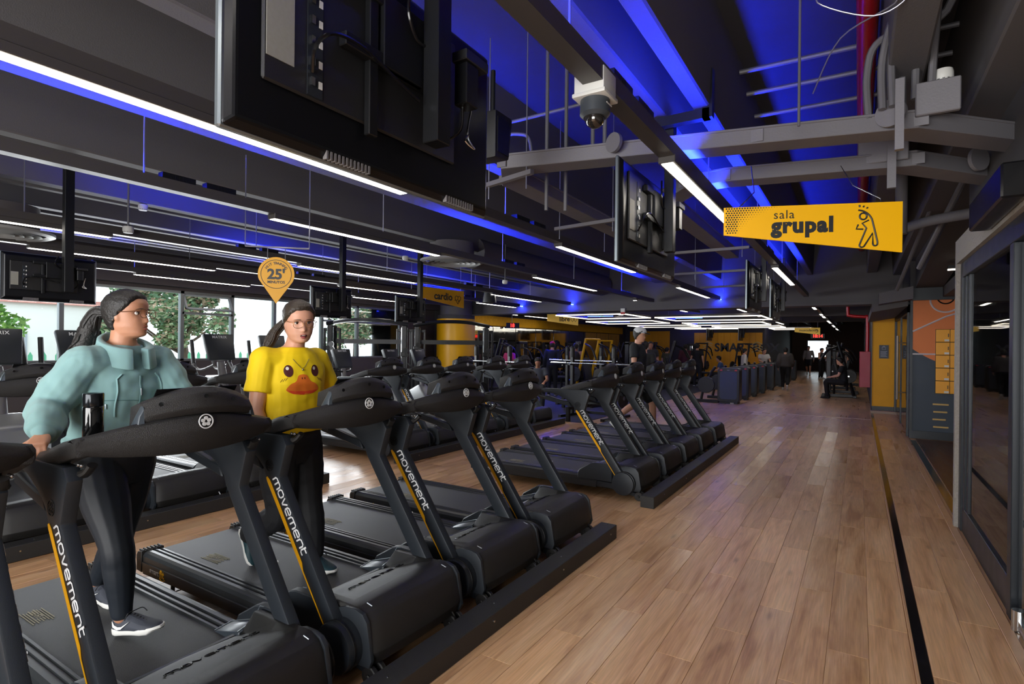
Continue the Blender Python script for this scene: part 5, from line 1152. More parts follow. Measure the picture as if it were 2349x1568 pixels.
W2 = dict(vox=.0055, sm=3, build=1.08, yaw=radians(-13), pyaw=0, hs=1.07, head=(radians(-20), radians(10), radians(3)), female=True, nr=52, nc=72, skin=SK2, jaw=1.12, ground=0,
    top=dict(mat=SH, name='shirt', sleeve='short', loose=.022, hem=.12, slen=.66, vox=.006, wr=.006, ws=8), legs=dict(mat=mat('black_sweatpants', '#15161a', .75), name='trousers', loose=.012, flare=.02, wr=.003),
    hair=dict(mat=HR2, th=.012), shoemats=(mat('shoe_teal_black', '#173a42', .6, var=.6, vscale=25), mat('shoe_sole_white', '#dcdcd8', .6), mat('shoe_lace_black', '#15161a', .7)),
    shoeR=((-3.385 + dx, 2.09, .40), radians(5), radians(-62)), shoeL=((-2.96 + dx, 2.25, .203), radians(5), 0),
    handR=((.22, .08, -.97), (.1, -.98, 0), (18, 22, 15), -1), handL=((.85, -.2, .1), (.1, .2, .95), (20, 25, 15), -1))
W2['hk'] = .93
figure('person', 'woman in a bright yellow duck-face T-shirt and black trousers walking on a treadmill', J, W2)
face_detail(W2, brow='#3a2c22', lip='#b8665f', mouth=True)
glasses(W2, mat('gold_frame', '#a9764a', .3, .6))
ponytail(W2, [(-3.03 + dx, 2.15, 1.74), (-3.06 + dx, 2.14, 1.72), (-3.09 + dx, 2.10, 1.66), (-3.10 + dx, 2.07, 1.59), (-3.11 + dx, 2.06, 1.53)], [.02, .026, .032, .03, .012], HR2, 9)
t, loc, (lc, fc, up) = W2['root'], W2['loc'], W2['axes']
bv = BVHTree.FromPolygons([v.co.copy() for v in W2['topo'].data.vertices], [p.vertices[:] for p in W2['topo'].data.polygons])
bw = BVHTree.FromPolygons([v.co + loc for v in W2['topo'].data.vertices], [p.vertices[:] for p in W2['topo'].data.polygons])
W2['Jc'] = J['neck'] * .6 + J['pelvis'] * .4
FP = frame(W2['Jc'] + V((0, 0, 0)), lc, V((0, 0, 1))); FP.translation = V((W2['Jc'].x, W2['Jc'].y, 1.385)) + fc * .2
BR = mat('print_brown', '#4a1413', .7); ORG = mat('print_orange', '#e2701a', .7); RDO = mat('print_red_orange', '#d9401a', .7)
for sx in (-1, 1):
    el_ = [(sx * .082 + .026 * cos(a), .055 + .035 * sin(a)) for a in [2 * pi * k / 28 for k in range(28)]]
    decal('eye_print', BR, bw, el_, FP, -fc, t, loc, off=.002)
    decal('eye_glint', mat('print_white', '#eae6da', .7), bw, [(sx * .082 - .006 + .009 * cos(a), .07 + .010 * sin(a)) for a in [2 * pi * k / 16 for k in range(16)]], FP, -fc, t, loc, 3, off=.0035)
bill = [(0, .035), (.026, .028), (.045, -.005), (.078, -.022), (.098, -.048), (.095, -.062), (.06, -.08), (0, -.086), (-.06, -.08), (-.095, -.062), (-.098, -.048), (-.078, -.022), (-.045, -.005), (-.026, .028)]
bp_ = [(p.x, p.y) for p in smoothpath([(x, y, 0) for x, y in bill + bill[:1]], 4)][:-1]
decal('bill_print', ORG, bw, bp_, FP, -fc, t, loc, 9, off=.002)
low = [(.096, -.058), (.06, -.080), (0, -.087), (-.06, -.080), (-.096, -.058), (-.06, -.062), (0, -.066), (.06, -.062)]
decal('bill_print', RDO, bw, low, FP, -fc, t, loc, 4, off=.003)
for sx in (-1, 1):
    for j in range(3):
        q = MB(); pts = []
        for u in (0, .5, 1):
            w_ = FP @ V((sx * (.105 + j * .012 - u * .014 * (1)), -.002 + u * .018 - j * .004, 0)); h = bw.ray_cast(w_ + fc * .3, -fc)
            if h[0] is not None: pts.append(h[0] + fc * .0015 - loc)
        if len(pts) == 3: q.tube(pts, .0012, 4); q.build('whisker_print', BR, t)
for sx in (-1, 1):
    decal('nostril_print', BR, bw, [(sx * .008 + .003 * cos(a), .012 + .006 * sin(a)) for a in [2 * pi * k / 10 for k in range(10)]], FP, -fc, t, loc, 2, off=.0035)
q = MB(); q.tube([J['neck'] - loc + (fc * cos(a) * .082 + lc * sin(a) * .082) + V((0, 0, -.012 - .03 * (.5 + .5 * cos(a)))) + fc * .002 for a in [2 * pi * k / 32 for k in range(33)]], .007, 8, flat=.8); q.build('neckband', SH, t)
q = MB(); q.tube(smoothpath([on_top(W2, bv, -.05, 1.51, .004), on_top(W2, bv, -.02, 1.47, .004), on_top(W2, bv, .0, 1.455, .004), on_top(W2, bv, .02, 1.47, .004), on_top(W2, bv, .05, 1.51, .004)], 4), .0015, 5); q.ball(on_top(W2, bv, 0, 1.447, .006), .006, 10, 8); q.build('necklace', CHR, t)
# ================================================================ CROSS TRAINERS AND BIKES
SLV = mat('silver_cover', '#8d8f90', .35, .4); DKC = mat('cardio_console', '#23272b', .4)
def crosstrainer():
    t = thing('cross_trainer', 'x', 'cross trainer', group='cross trainers before the windows')
    MB().box(-.9, .55, -.09, .09, .03, .12).box(.45, .55, -.33, .33, 0, .08).box(-.95, -.85, -.3, .3, 0, .08).build('base', DKC, t, bevel=.01)
    m = MB(); m.prism([(-.1, .1), (.55, .1), (.62, .4), (.5, .72), (.25, .85), (-.02, .72), (-.18, .4)], 'y', -.2, .2); m.build('front_cover', SLV, t, 50, bevel=.05, seg=3)
    m = MB(); m.cyl((.2, -.225, .42), (.2, .225, .42), .26, 28); m.build('flywheel_cover', DKC, t, bevel=.01)
    m = MB(); m.tube([(.22, 0, .75), (.16, 0, 1.1), (.10, 0, 1.32)], [.07, .06, .05], 12); m.build('mast', GRYM, t)
    R = M4.Translation((.06, 0, 1.53)) @ M4.Rotation(radians(-20), 4, 'Y')
    m = MB(); m.prism([(-.19, -.2), (.19, -.2), (.23, .2), (-.23, .2)], 'x', -.03, .05, R); c = m.build('console', DKC, t, bevel=.02, seg=2)
    MB().prism([(-.19, -.17), (.19, -.17), (.2, .17), (-.2, .17)], 'x', -.034, -.03, R).build('screen', BLKG, c, smooth=0)
    me = text_mesh('MATRIX', .055, .0008, .001, spacing=1.15); me.transform(R @ frame((.0525, 0, .145), (0, 1, 0), (0, 0, 1))); me.materials.clear(); me.materials.append(SILV); link('lettering', me, c, 0)
    m = MB(); m.tube(smoothpath([(.1, -.1, 1.28), (-.15, -.13, 1.2), (-.3, -.14, 1.22), (-.36, -.14, 1.32)], 4), .018, 8); m.tube(smoothpath([(.1, .1, 1.28), (-.15, .13, 1.2), (-.3, .14, 1.22), (-.36, .14, 1.32)], 4), .018, 8); m.build('fixed_handle', GRYM, t)
    for s in (-1, 1):
        m = MB(); m.tube(smoothpath([(.25, s * .3, .5), (.12, s * .32, .95), (-.02, s * .33, 1.1), (-.12 - .1 * s, s * .33, 1.3), (-.22 - .12 * s, s * .32, 1.62)], 5), .022, 10); a = m.build('moving_handle', GRYM, t)
        m = MB(); m.tube([(-.12 - .1 * s, s * .33, 1.3), (-.22 - .12 * s, s * .32, 1.64)], .027, 10); m.build('grip', BLK, a)
        MB().box(-.7, -.3, s * .2 - .07, s * .2 + .07, .26 + .04 * s, .31 + .04 * s).build('pedal', BLK, t, bevel=.01); m = MB(); m.tube([(.2, s * .22, .42), (-.4, s * .2, .26), (-.85, s * .2, .14)], .025, 8); m.build('pedal_arm', GRYM, t)
        m = MB(); m.cyl((.2, s * .225, .42), (.2, s * .24, .42), .2, 24); m.build('side_disc', GRYD, t)
    MB().prism([(-.06, 1.02), (.14, 1.0), (.18, 1.1), (-.04, 1.12)], 'y', -.16, .16).build('bottle_tray', mat('tray_silver', '#aeb6bb', .3, .4), t, bevel=.015)
    return t
ct = crosstrainer()
for i, (x, y, l) in enumerate(((-7.75, 2.02, 'cross trainer at the left frame edge, console lettered on the back'), (-7.8, 2.78, 'cross trainer half hidden behind the teal-jacket woman\'s ponytail'), (-8.1, 4.62, 'cross trainer in front of the middle windows, between the two women'), (-8.1, 5.5, 'cross trainer right behind the yellow-shirt woman\'s shoulder'))):
    if i == 0: ct.location = (x, y, 0); ct['label'] = l
    else: dup(ct, (x, y, 0), None, l)
def bike():
    t = thing('exercise_bike', 'x', 'exercise bike', group='exercise bikes before the windows')
    MB().box(-.6, .5, -.06, .06, .06, .14).box(.4, .5, -.28, .28, 0, .07).box(-.65, -.55, -.28, .28, 0, .07).build('base', DKC, t, bevel=.01)
    m = MB(); m.prism([(-.2, .12), (.45, .12), (.5, .5), (.3, .75), (0, .6), (-.2, .4)], 'y', -.13, .13); m.build('front_cover', SLV, t, 50, bevel=.04, seg=2)
    MB().tube([(.3, 0, .7), (.22, 0, 1.15)], .045, 10).build('mast', GRYM, t)
    R = M4.Translation((.18, 0, 1.33)) @ M4.Rotation(radians(-20), 4, 'Y')
    c = MB().prism([(-.17, -.18), (.17, -.18), (.2, .18), (-.2, .18)], 'x', -.03, .05, R).build('console', DKC, t, bevel=.02, seg=2)
    me = text_mesh('MATRIX', .05, .0008, .001, spacing=1.15); me.transform(R @ frame((.0525, 0, .135), (0, 1, 0), (0, 0, 1))); me.materials.clear(); me.materials.append(SILV); link('lettering', me, c, 0)
    MB().box(.055 - .003, .055, -.0, .0, 0, 0) if False else None
    MB().tube(smoothpath([(.1, -.25, 1.2), (.2, -.2, 1.12), (.24, 0, 1.1), (.2, .2, 1.12), (.1, .25, 1.2)], 5), .018, 8).build('handlebar', BLK, t)
    MB().tube([(-.3, 0, .14), (-.4, 0, .85)], .04, 10).build('seat_post', GRYM, t)
    m = MB(); m.prism([(-.56, -.12), (-.5, -.14), (-.28, -.04), (-.18, 0), (-.28, .04), (-.5, .14), (-.56, .12)], 'z', .85, .92); m.build('saddle', BLK, t, bevel=.02, seg=2)
    for s in (-1, 1): MB().box(-.1, .06, s * .2 - .05, s * .2 + .05, .25 + s * .1, .28 + s * .1).build('pedal', BLK, t, bevel=.005)
    return t
bk = bike()
for i, (x, y, l) in enumerate(((-8.2, 6.9, 'exercise bike with tilted console under the second small television'), (-8.3, 8.25, 'exercise bike in front of the cable machines, nearer one'), (-8.4, 9.2, 'exercise bike in front of the cable machines, farther one'))):
    if i == 0: bk.location = (x, y, 0); bk['label'] = l
    else: dup(bk, (x, y, 0), None, l)
# ================================================================ STRENGTH EQUIPMENT
FRM_ = mat('gym_frame_black', '#1d1d1f', .35, .3); PADM = mat('gym_pad_black', '#18181a', .5); STK = mat('weight_stack', '#38393c', .4, .5); GUIDE = mat('chrome_guide', '#dfe4e8', .12, 1)
def cable_station(loc, rz, label):
    t = thing('cable_machine', label, 'cable machine', loc, rz, 'cable machines by the windows')
    m = MB()
    for x in (-.95, .95):
        m.box(x - .06, x + .06, -.37, -.25, 0, 2.1); m.box(x - .06, x + .06, .25, .37, 0, 2.1); m.box(x - .22, x - .17, -.05, .05, 0, 2.0); m.box(x + .17, x + .22, -.05, .05, 0, 2.0); m.box(x - .22, x + .22, -.05, .05, 1.95, 2.03); m.box(x - .05, x + .05, -.35, .35, 0, .07); m.box(x - .05, x + .05, -.35, .35, 2.03, 2.1)
    m.build('frame', FRM_, t, bevel=.008)
    m = MB(); m.tube(smoothpath([(-1.05, -.3, 2.13), (-.4, -.3, 2.24), (.4, -.3, 2.24), (1.05, -.3, 2.13)], 5), .05, 10); m.box(-.9, .9, -.06, 0, 1.62, 1.74); m.build('top_beam', FRM_, t)
    for x in (-.95, .95):
        s = MB(); s.box(x - .12, x + .12, -.08, .08, .15, .95)
        for k in range(10): s.box(x - .123, x + .123, -.083, .083, .15 + k * .08, .155 + k * .08)
        s.build('weight_stack', STK, t, smooth=0)
        MB().cyl((x - .06, -.3, .1), (x - .06, -.3, 2.05), .02, 10).cyl((x + .07, -.3, .1), (x + .07, -.3, 2.05), .02, 10).build('guide_rod', GUIDE, t)
        z = 1.5 if x < 0 else 1.35
        p = MB(); p.box(x - .09, x + .09, -.42, -.27, z - .06, z + .06); p.build('carriage', FRM_, t, bevel=.01); p = MB(); p.cyl((x + .05, -.47, z + .1), (x + .05, -.43, z + .1), .07, 18); p.cyl((x + .08, -.47, z - .02), (x + .08, -.43, z - .02), .055, 18); p.build('pulley', BLK, t)
        p = MB(); p.tube([(x + .08, -.45, z - .08), (x + .08, -.45, z - .45)], .01, 6); p.box(x + .02, x + .14, -.465, -.435, z - .5, z - .45); p.build('rope_handle', BLK, t)
    return t
cable_station((-11.15, 10.5, 0), radians(40), 'cable machine in front of the windows, left of the hanging television')
cable_station((-9.75, 12.3, 0), radians(38), 'cable machine in front of the yellow column, right of the hanging television')
def plate(mb, c, ax, r, th=.035): mb.cyl(V(c) - V(ax) * th / 2, V(c) + V(ax) * th / 2, r, 22)
def bench_rack(loc, rz, label, bar=True, cloth=None):
    t = thing('bench_press', label, 'weight bench', loc, rz, 'bench press stations')
    m = MB()
    for x in (-.55, .55):
        m.box(x - .04, x + .04, -.04, .04, 0, 1.5); m.box(x - .04, x + .04, -.5, .7, 0, .06)
    m.box(-.55, .55, .6, .68, 0, .06); m.box(-.55, .55, -.04, .04, .3, .36); m.box(-.03, .03, -1.0, .6, .25, .31); m.box(-.04, .04, -1.0, -.93, 0, .3); m.build('frame', FRM_, t, bevel=.006)
    for x in (-.55, .55): m = MB(); m.cyl((x, 0, 1.35), (x, 0, 1.56), .058, 14); m.ball((x, 0, 1.56), .058, 14, 8); m.build('post_sleeve', PADM, t)
    MB().box(-.14, .14, -1.1, .2, .38, .46).build('pad', PADM, t, bevel=.02, seg=2)
    b = thing('barbell', 'silver barbell resting on the ' + label, 'barbell', V(loc) + V((cos(rz + pi / 2) * -.09, sin(rz + pi / 2) * -.09, 1.22)), rz, 'barbells on racks')
    m = MB(); m.cyl((-1.1, 0, 0), (1.1, 0, 0), .014, 12); m.build('shaft', CHR, b)
    for s in (-1, 1): m = MB(); m.cyl((s * .66, 0, 0), (s * 1.1, 0, 0), .026, 14); m.cyl((s * .65, 0, 0), (s * .67, 0, 0), .04, 14); m.build('sleeve', CHR, b)
    MB().box(-.58, -.52, -.14, -.04, -.05 + 1.22, -.02 + 1.22).box(.52, .58, -.14, -.04, -.05 + 1.22, -.02 + 1.22).build('j_hook', FRM_, t, smooth=0)
    for k, (x, y, z) in enumerate(((-.62, .3, .45), (.62, .3, .45))):
        m = MB(); plate(m, (x, y, z), (1, 0, 0), .22); m.build('weight_plate', PADM, t, bevel=.006); m = MB(); plate(m, (x, y, z), (1, 0, 0), .05, .05); m.build('plate_hub', CHR, t)
    return t
bench_rack((-7.6, 11.2, 0), radians(-8), 'bench press rack behind the rear treadmills, left one')
bench_rack((-5.1, 11.55, 0), radians(-8), 'bench press rack behind the far treadmill group, right one')
bench_rack((-6.4, 13.9, 0), radians(-8), 'bench press rack further back towards the mirrors')
YM = mat('machine_yellow', '#eab000', .45)
def machine(kind, loc, rz, label, accent=False):
    t = thing('strength_machine', label, 'strength machine', loc, rz, 'strength machines on the rubber floor'); A = YM if accent else FRM_
    MB().box(-.5, .5, -.06, .06, 0, .1).box(-.5, -.4, -.4, .4, 0, .08).box(.4, .5, -.35, .35, 0, .08).build('base', FRM_, t, bevel=.008)
    if kind == 'stack':
        m = MB(); m.box(.36, .5, -.32, -.26, .08, 1.75); m.box(.36, .5, .26, .32, .08, 1.75); m.box(.36, .5, -.32, .32, 1.68, 1.78); m.build('tower', A, t, bevel=.01)
        m = MB(); m.box(.39, .47, -.16, .16, .12, .85)
        for k in range(9): m.box(.387, .473, -.163, .163, .12 + k * .08, .125 + k * .08)
        m.build('weight_stack', STK, t, smooth=0); MB().cyl((.43, -.1, .1), (.43, -.1, 1.7), .012, 8).cyl((.43, .1, .1), (.43, .1, 1.7), .012, 8).build('guide_rod', GUIDE, t)
        for s in (-1, 1): MB().tube(smoothpath([(.3, s * .3, 1.55), (-.1, s * .42, 1.45), (-.3, s * .45, 1.1)], 4), .028, 8).build('lever_arm', A, t)
    else:
        for s in (-1, 1):
            MB().tube([(.42, s * .3, .08), (.2, s * .3, .95), (-.05, s * .3, 1.85)], .042, 8).build('upright', A, t); MB().tube(smoothpath([(-.0, s * .3, 1.7), (-.35, s * .35, 1.55), (-.55, s * .36, 1.2)], 4), .03, 8).build('lever_arm', FRM_, t)
            m = MB(); plate(m, (.28, s * .42, .72), (0, 1, 0), .225, .05); m.build('weight_plate', PADM, t, bevel=.008); MB().cyl((.28, s * .3, .72), (.28, s * .55, .72), .024, 10).build('plate_horn', CHR, t)
        MB().cyl((-.05, -.3, 1.83), (-.05, .3, 1.83), .03, 8).build('cross_bar', A, t)
    MB().tube([(-.15, 0, .1), (-.15, 0, .48)], .04, 8).build('seat_post', FRM_, t)
    MB().box(-.34, .08, -.18, .18, .47, .55).build('seat', PADM, t, bevel=.025, seg=2)
    R = M4.Translation((.12, 0, .55)) @ M4.Rotation(radians(12), 4, 'Y'); MB().box(-.04, .05, -.16, .16, 0, .7, R).build('back_pad', PADM, t, bevel=.025, seg=2)
    return t
R_ = random.Random(11)
MS = [('lever', -10.9, 16.6, 200, 'plate-loaded machine next to the mirrors, nearest the yellow column'), ('stack', -10.8, 18.6, 180, 'stack machine below the yellow band, second along the mirrors'), ('lever', -10.9, 20.8, 200, 'plate-loaded machine below the red mirror clock'), ('stack', -10.9, 23, 170, 'stack machine halfway along the mirrors'), ('lever', -10.7, 25.2, 200, 'plate-loaded machine with raised arms along the mirrors'), ('lever', -10.6, 27.6, 220, 'plate-loaded machine near the end of the mirrors'),
      ('stack', -8.8, 17.6, 20, 'stack machine in the middle of the rubber floor behind the red-capped man'), ('lever', -8.4, 20.2, 150, 'yellow-armed machine on the rubber floor', True), ('stack', -8.2, 23.4, 40, 'stack machine under the pendant lamps'), ('lever', -8.6, 27, 210, 'plate-loaded machine in front of the yellow corner wall'), ('lever', -7.2, 16.2, 160, 'yellow-framed machine behind the bench racks', True), ('stack', -6.3, 18.4, 180, 'stack machine behind the capped man\'s head'), ('lever', -6.0, 21.2, 200, 'plate-loaded machine left of the black tower row'), ('stack', -5.9, 25, 170, 'stack machine before the yellow lettered wall, left one'), ('lever', -6.9, 29.4, 260, 'black frame standing before the yellow lettered wall at left'), ('lever', -4.9, 29.6, 250, 'black frame standing before the yellow lettered wall at right'), ('stack', -9.6, 30.3, 250, 'stack machine in the yellow corner'),
      ('lever', -.55, 21.6, 0, 'plate-loaded machine behind the seated man at right'), ('stack', -.5, 23.6, 180, 'stack machine on the right side of the corridor, second'), ('lever', -.6, 26, 180, 'plate-loaded machine on the right of the corridor, third'), ('stack', -.5, 28.8, 180, 'stack machine on the right of the corridor, fourth')]
for q in MS: machine(q[0], (q[1], q[2], .004 if q[1] < -4.9 and q[2] < 31.9 else 0), radians(q[3]), q[4], len(q) > 5)
# tall shrouded weight towers beside the corridor
SHR = mat('tower_shroud', '#1b1d20', .4); MSH = mat('tower_mesh_panel', '#3b444d', .55, bump=.4, bscale=900); RTG = mat('red_tag', '#c2303a', .5)
def tower():
    t = thing('machine_tower', 'x', 'weight tower', group='row of black machine towers')
    def rr(w_, h, r): return [(sx * (w_ - r) + r * cos(radians(a)), (h - r if top else r) + r * sin(radians(a))) for sx, top, a0 in ((1, 0, -90), (1, 1, 0), (-1, 1, 90), (-1, 0, 180)) for a in range(a0, a0 + 91, 15)]
    m = MB(); m.prism([(x, z + .05) for x, z in rr(.3, .98, .09)], 'y', 0, .42); m.build('shroud', SHR, t, 40, bevel=.01)
    m = MB(); m.prism([(x, z + .13) for x, z in rr(.235, .80, .08)], 'y', -.008, .0); m.build('mesh_panel', MSH, t, smooth=0)
    for s in (-1, 1): m = MB(); m.prism([(s * .2 - .035, .945), (s * .2 + .035, .945), (s * .2 + .035, .985), (s * .2 - .02, .985)], 'y', -.012, 0); m.build('red_tag', RTG, t, smooth=0)
    text('lettering', 'SMART', .022, SILV, frame((0, -.003, .965), (1, 0, 0), (0, 0, 1)), t)
    MB().box(-.25, .25, .02, .4, 0, .06).build('plinth', SHR, t, smooth=0); MB().box(.06, .16, -.03, .02, .0, .04).build('foot_plate', CHR, t, smooth=0)
    MB().box(-.95, -.3, .1, .3, 0, .08).build('base_beam', FRM_, t, smooth=0)
    m = MB(); m.cyl((-.62, -.02, .52), (-.62, .06, .52), .24, 26); m.build('cam_disc', SHR, t, bevel=.01); m = MB(); m.tube([(-.62, .05, .52), (-.5, .2, .9), (-.4, .2, 1.05)], .04, 8); m.tube([(-.8, .2, .08), (-.7, .2, .6)], .04, 8); m.build('arm', FRM_, t)
    MB().box(-.95, -.55, .1, .45, .42, .5).build('seat', PADM, t, bevel=.02); return t
tw = tower()
for i, (x, y) in enumerate(((-3.17, 16.75), (-3.15, 18.2), (-3.13, 19.7), (-3.1, 21.4), (-3.05, 23.3), (-3.0, 25.6), (-2.95, 28.2), (-2.95, 31))):
    l = 'black shrouded machine tower beside the corridor, ' + ('nearest, mesh panel facing the viewer' if i == 0 else '%s in the row' % ('second', 'third', 'fourth', 'fifth', 'sixth', 'seventh', 'last')[i - 1])
    if i == 0: tw.location = (x, y, 0); tw['label'] = l
    else: dup(tw, (x, y, 0), None, l)
gb = thing('drink_bottle', 'bright green bottle standing on the floor behind the rear treadmills', 'bottle', (-8.9, 9.9, .004)); m = MB(); m.lathe([(0, 0), (.045, 0), (.048, .02), (.048, .2), (.02, .26), (.02, .29), (0, .29)], n=20); m.build('body', mat('green_bottle', '#4fbf2f', .3), gb); MB().cyl((0, 0, .29), (0, 0, .32), .022, 12).build('cap', WHT, gb)
tag(MB().box(-10.2, -8.3, 9.6, 10.5, .004, .02).build('exercise_mat', mat('pale_grey_mat', '#9aa0a6', .8)), 'pale grey exercise mat on the floor near the green bottle', 'mat')
db = thing('dumbbell_rack', 'low rack of dumbbells along the mirrors', 'rack', (-11.4, 22.5, .004)); MB().box(-.25, .25, -3, 3, .3, .36).box(-.1, .3, -3, 3, .65, .71).box(-.2, .2, -3, -2.9, 0, .65).box(-.2, .2, 2.9, 3, 0, .65).build('frame', FRM_, db, smooth=0)
dp = None
for i in range(14):
    for z in (.405, .755):
        l = 'dumbbell on the rack along the mirrors'
        if dp is None:
            dp = thing('dumbbell', l, 'dumbbell', group='dumbbells on the mirror rack'); MB().cyl((-.14, 0, 0), (-.05, 0, 0), .045, 10).cyl((.05, 0, 0), (.14, 0, 0), .045, 10).build('head', PADM, dp); MB().cyl((-.05, 0, 0), (.05, 0, 0), .015, 8).build('handle', CHR, dp); o = dp
        else: o = dup(dp)
        o.location = (-11.4 + (.1 if z > .5 else 0), 19.8 + i * .41, z + .004)
# ================================================================ FURTHER PEOPLE
def pose(kind, pos, yw, h=1.72, z0=0):
    k = h / 1.72; f = V((cos(yw), sin(yw), 0)); l = V((-sin(yw), cos(yw), 0)); o = V((pos[0], pos[1], z0))
    def P(a, b, c): return o + f * (a * k) + l * (b * k) + V((0, 0, c * k))
    if kind == 'stand': j = dict(head=(.02, 0, 1.60), neck=(-.01, 0, 1.46), pelvis=(0, 0, .95), shL=(0, .18, 1.40), shR=(0, -.18, 1.40), elL=(-.03, .24, 1.12), elR=(-.03, -.24, 1.12), wrL=(.05, .25, .88), wrR=(.05, -.25, .88), hipL=(0, .09, .92), hipR=(0, -.09, .92), knL=(.02, .1, .5), knR=(.02, -.1, .5), anL=(-.02, .11, .09), anR=(-.02, -.11, .09)); sh = ((-.08, .11, 0), (-.08, -.11, 0)); sp = (0, 0)
    if kind == 'phone': j = dict(head=(.04, 0, 1.58), neck=(-.01, 0, 1.46), pelvis=(0, 0, .95), shL=(0, .18, 1.40), shR=(0, -.18, 1.40), elL=(.02, .23, 1.12), elR=(.02, -.23, 1.12), wrL=(.24, .10, 1.17), wrR=(.24, -.10, 1.17), hipL=(0, .09, .92), hipR=(0, -.09, .92), knL=(.02, .1, .5), knR=(.02, -.1, .5), anL=(-.02, .11, .09), anR=(-.02, -.11, .09)); sh = ((-.08, .11, 0), (-.08, -.11, 0)); sp = (0, 0)
    if kind == 'walk': j = dict(head=(.03, 0, 1.59), neck=(0, 0, 1.45), pelvis=(0, 0, .94), shL=(0, .18, 1.39), shR=(0, -.18, 1.39), elL=(-.1, .24, 1.13), elR=(.03, -.24, 1.12), wrL=(-.06, .26, .89), wrR=(.2, -.24, .94), hipL=(0, .09, .91), hipR=(0, -.09, .91), knL=(.2, .1, .52), knR=(-.02, -.1, .5), anL=(.24, .1, .10), anR=(-.34, -.1, .24)); sh = ((.18, .1, 0), (-.42, -.1, .16)); sp = (radians(6), radians(-40))
    if kind == 'sit': j = dict(head=(.1, 0, 1.16), neck=(.03, 0, 1.02), pelvis=(0, 0, .53), shL=(.03, .18, .96), shR=(.03, -.18, .96), elL=(.12, .24, .72), elR=(.12, -.24, .72), wrL=(.34, .16, .66), wrR=(.34, -.16, .66), hipL=(.02, .1, .51), hipR=(.02, -.1, .51), knL=(.44, .13, .52), knR=(.44, -.13, .52), anL=(.42, .13, .09), anR=(.42, -.13, .09)); sh = ((.36, .13, 0), (.36, -.13, 0)); sp = (0, 0)
    J = {a: P(*v) for a, v in j.items()}
    return J, dict(shoeL=(P(*sh[0]), yw, sp[0]), shoeR=(P(*sh[1]), yw, sp[1]), f=f)
CL = {}
def cl(c, r=.8): return mat('cloth_' + c.strip('#'), c, r)
def person(label, kind, pos, yw, top, bot, hair='#17130f', skin=SK2, sleeve='short', short=None, h=1.72, z0=0, shoes='#1d1d20', sole='#c8c8c4', hp=8, sit=.02, cap=None, vox=.02, hyaw=0, loose=.018, hem=-.02, stripes=False, shbig=None):
    J, E = pose(kind, pos, radians(yw), h, z0)
    dn = (0, 0, -1) if kind in ('stand', 'walk') else (E['f'].x, E['f'].y, -.1)
    zb = (E['f'].y, -E['f'].x, 0) if kind in ('stand', 'walk') else (0, 0, 1)
    S = dict(vox=vox, sm=3, build=.96, yaw=radians(yw), head=(radians(yw + hyaw), radians(hp), 0), skin=skin, ground=z0, top=dict(mat=cl(top), name='shirt', sleeve=sleeve, loose=loose, hem=hem), legs=dict(mat=cl(bot), name='shorts' if short else 'trousers', loose=.014, short=short),
        hair=dict(mat=cl(hair, .6), th=.014), shoemats=(cl(shoes), cl(sole), cl('#111111')), stripes=stripes, handL=(dn, tuple(-x for x in zb) if kind in ('stand', 'walk') else zb, (20, 20, 15)), handR=(dn, zb, (20, 20, 15)), **{k: E[k] for k in ('shoeL', 'shoeR')})
    t = figure('person', label, J, S, group=None)
    if cap:
        Mh = M4.Translation(-S['loc']) @ S['Mh']; m = MB(); rg = []
        for z, r in ((.035, 1.0), (.06, 1.0), (.085, .93), (.11, .7), (.127, .35), (.132, .02)): rg.append([Mh @ V((.108 * r * cos(a) - .004, .09 * r * sin(a), z)) for a in [2 * pi * k / 24 for k in range(24)]])
        m.loft(rg); c = m.build('cap', cl(cap), t, 60)
        m = MB(); m.loft([[Mh @ V((.09 + q * .08 * cos(a * .9), .085 * sin(a) * (1 - .25 * q), .042 - .012 * q + dz)) for a in [-1.2 + 2.4 * k / 10 for k in range(11)]] for q, dz in ((0, 0), (1, 0), (1, .006), (0, .008))], closed=False); m.build('peak', cl('#1a1a1c'), c, 60)
    return S
cm = person('man in a backward light grey cap and black T-shirt walking on a far treadmill', 'walk', (-3.02, 8.62), 0, '#14161a', '#141416', skin=SK2, short=.8, h=1.73, z0=.2, shoes='#cfcfcb', sole='#d8d8d4', cap='#b9bcc2', vox=.011, stripes=True, hem=-.1)
face_detail(cm); glasses(cm, MATS['gold_frame'])
person('man in a black T-shirt standing behind the capped man, seen from behind', 'stand', (-4.15, 12.3), 95, '#141518', '#1d1e22', h=1.74, hp=12)
person('man with folded arms in black facing the viewer behind the capped man', 'phone', (-5.75, 17.6), -60, '#151516', '#222226', h=1.82, skin=SK3)
person('bearded man in a grey shirt sitting on a bench, looking down', 'sit', (-7.0, 12.4), -62, '#4d5059', '#2c2d33', h=1.74, hp=28, z0=.02, skin=SK1)
person('man in a white T-shirt sitting with his back to the viewer by the yellow column', 'sit', (-10.3, 14.0), 120, '#cfc9c2', '#2a2a2e', h=1.7, hp=10)
person('man in a red cap and dark hoodie seen from behind before the mirrors', 'stand', (-8.5, 16.0), 110, '#14182a', '#1b1c22', sleeve='long', cap='#d3202c', h=1.76)
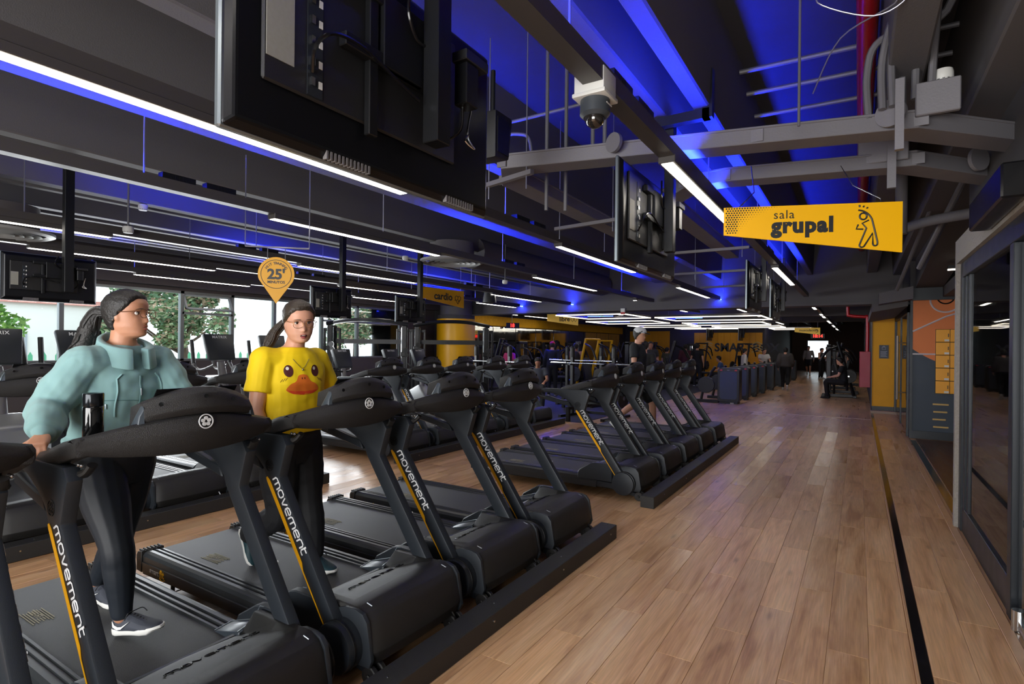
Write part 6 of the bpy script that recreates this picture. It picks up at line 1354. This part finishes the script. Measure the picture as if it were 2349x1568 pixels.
person('person in a dark tank top beside the red-capped man', 'stand', (-7.75, 16.2), 100, '#2a2320', '#26262a', sleeve='none', h=1.72, skin=SK3)
person('woman in a bright pink top standing far back near the mirrors', 'stand', (-9.9, 15.6), 80, '#c0256f', '#1c1c20', h=1.6, skin=SK1)
person('person in an olive shirt among the far machines', 'stand', (-7.1, 24), 70, '#4a4a34', '#26262a', h=1.6)
person('person in a maroon hoodie among the far machines', 'stand', (-6.35, 24.2), 100, '#4f1f2a', '#202024', sleeve='long', h=1.75)
person('person in black right of the maroon hoodie', 'stand', (-5.75, 23.8), 80, '#17171a', '#202024', h=1.78)
person('man in a blue shirt sitting in front of the yellow lettered wall', 'sit', (-4.75, 23.6), 190, '#3b5a8c', '#202024', h=1.72)
person('woman in a white shirt standing in front of the yellow lettered wall', 'stand', (-4.0, 24.4), 20, '#cfcac4', '#26262c', sleeve='long', h=1.58)
person('person in a white shirt sitting right of the yellow lettered wall', 'sit', (-3.75, 28), -60, '#c9c5c0', '#2a2a2e', h=1.75, z0=.3)
person('woman in a dark grey hoodie walking away down the corridor', 'walk', (-2.42, 23.9), 92, '#3f3a38', '#141417', sleeve='long', h=1.66, shoes='#c8c6c4', loose=.04)
person('man in a grey sweatshirt and black shorts walking towards the viewer', 'walk', (-2.58, 38), -92, '#8d8886', '#17171a', sleeve='long', short=.75, h=1.8, shoes='#d0cfca')
person('woman in black leggings standing in the far group at right', 'phone', (-1.72, 34.2), -30, '#1a1a1c', '#161618', sleeve='none', h=1.68, shoes='#d0cfca')
person('man in a white T-shirt and grey trousers in the far group', 'phone', (-1.34, 33.2), 170, '#c9c3bc', '#4b4a4a', h=1.76)
person('man in a white T-shirt and shorts, rear one of the far group', 'phone', (-1.1, 35.8), 200, '#cbc6c0', '#6b5c4c', short=.8, h=1.74)
person('person in a pale top at the far right machines', 'stand', (-.5, 34.5), 180, '#8c837c', '#202024', h=1.68)
person('man in black sitting on a machine at the right of the corridor', 'sit', (-.42, 20.85), 178, '#15171a', '#121214', h=1.8, shoes='#141416', sole='#1a1a1a')
bpy.data.scenes.remove(TMPS)
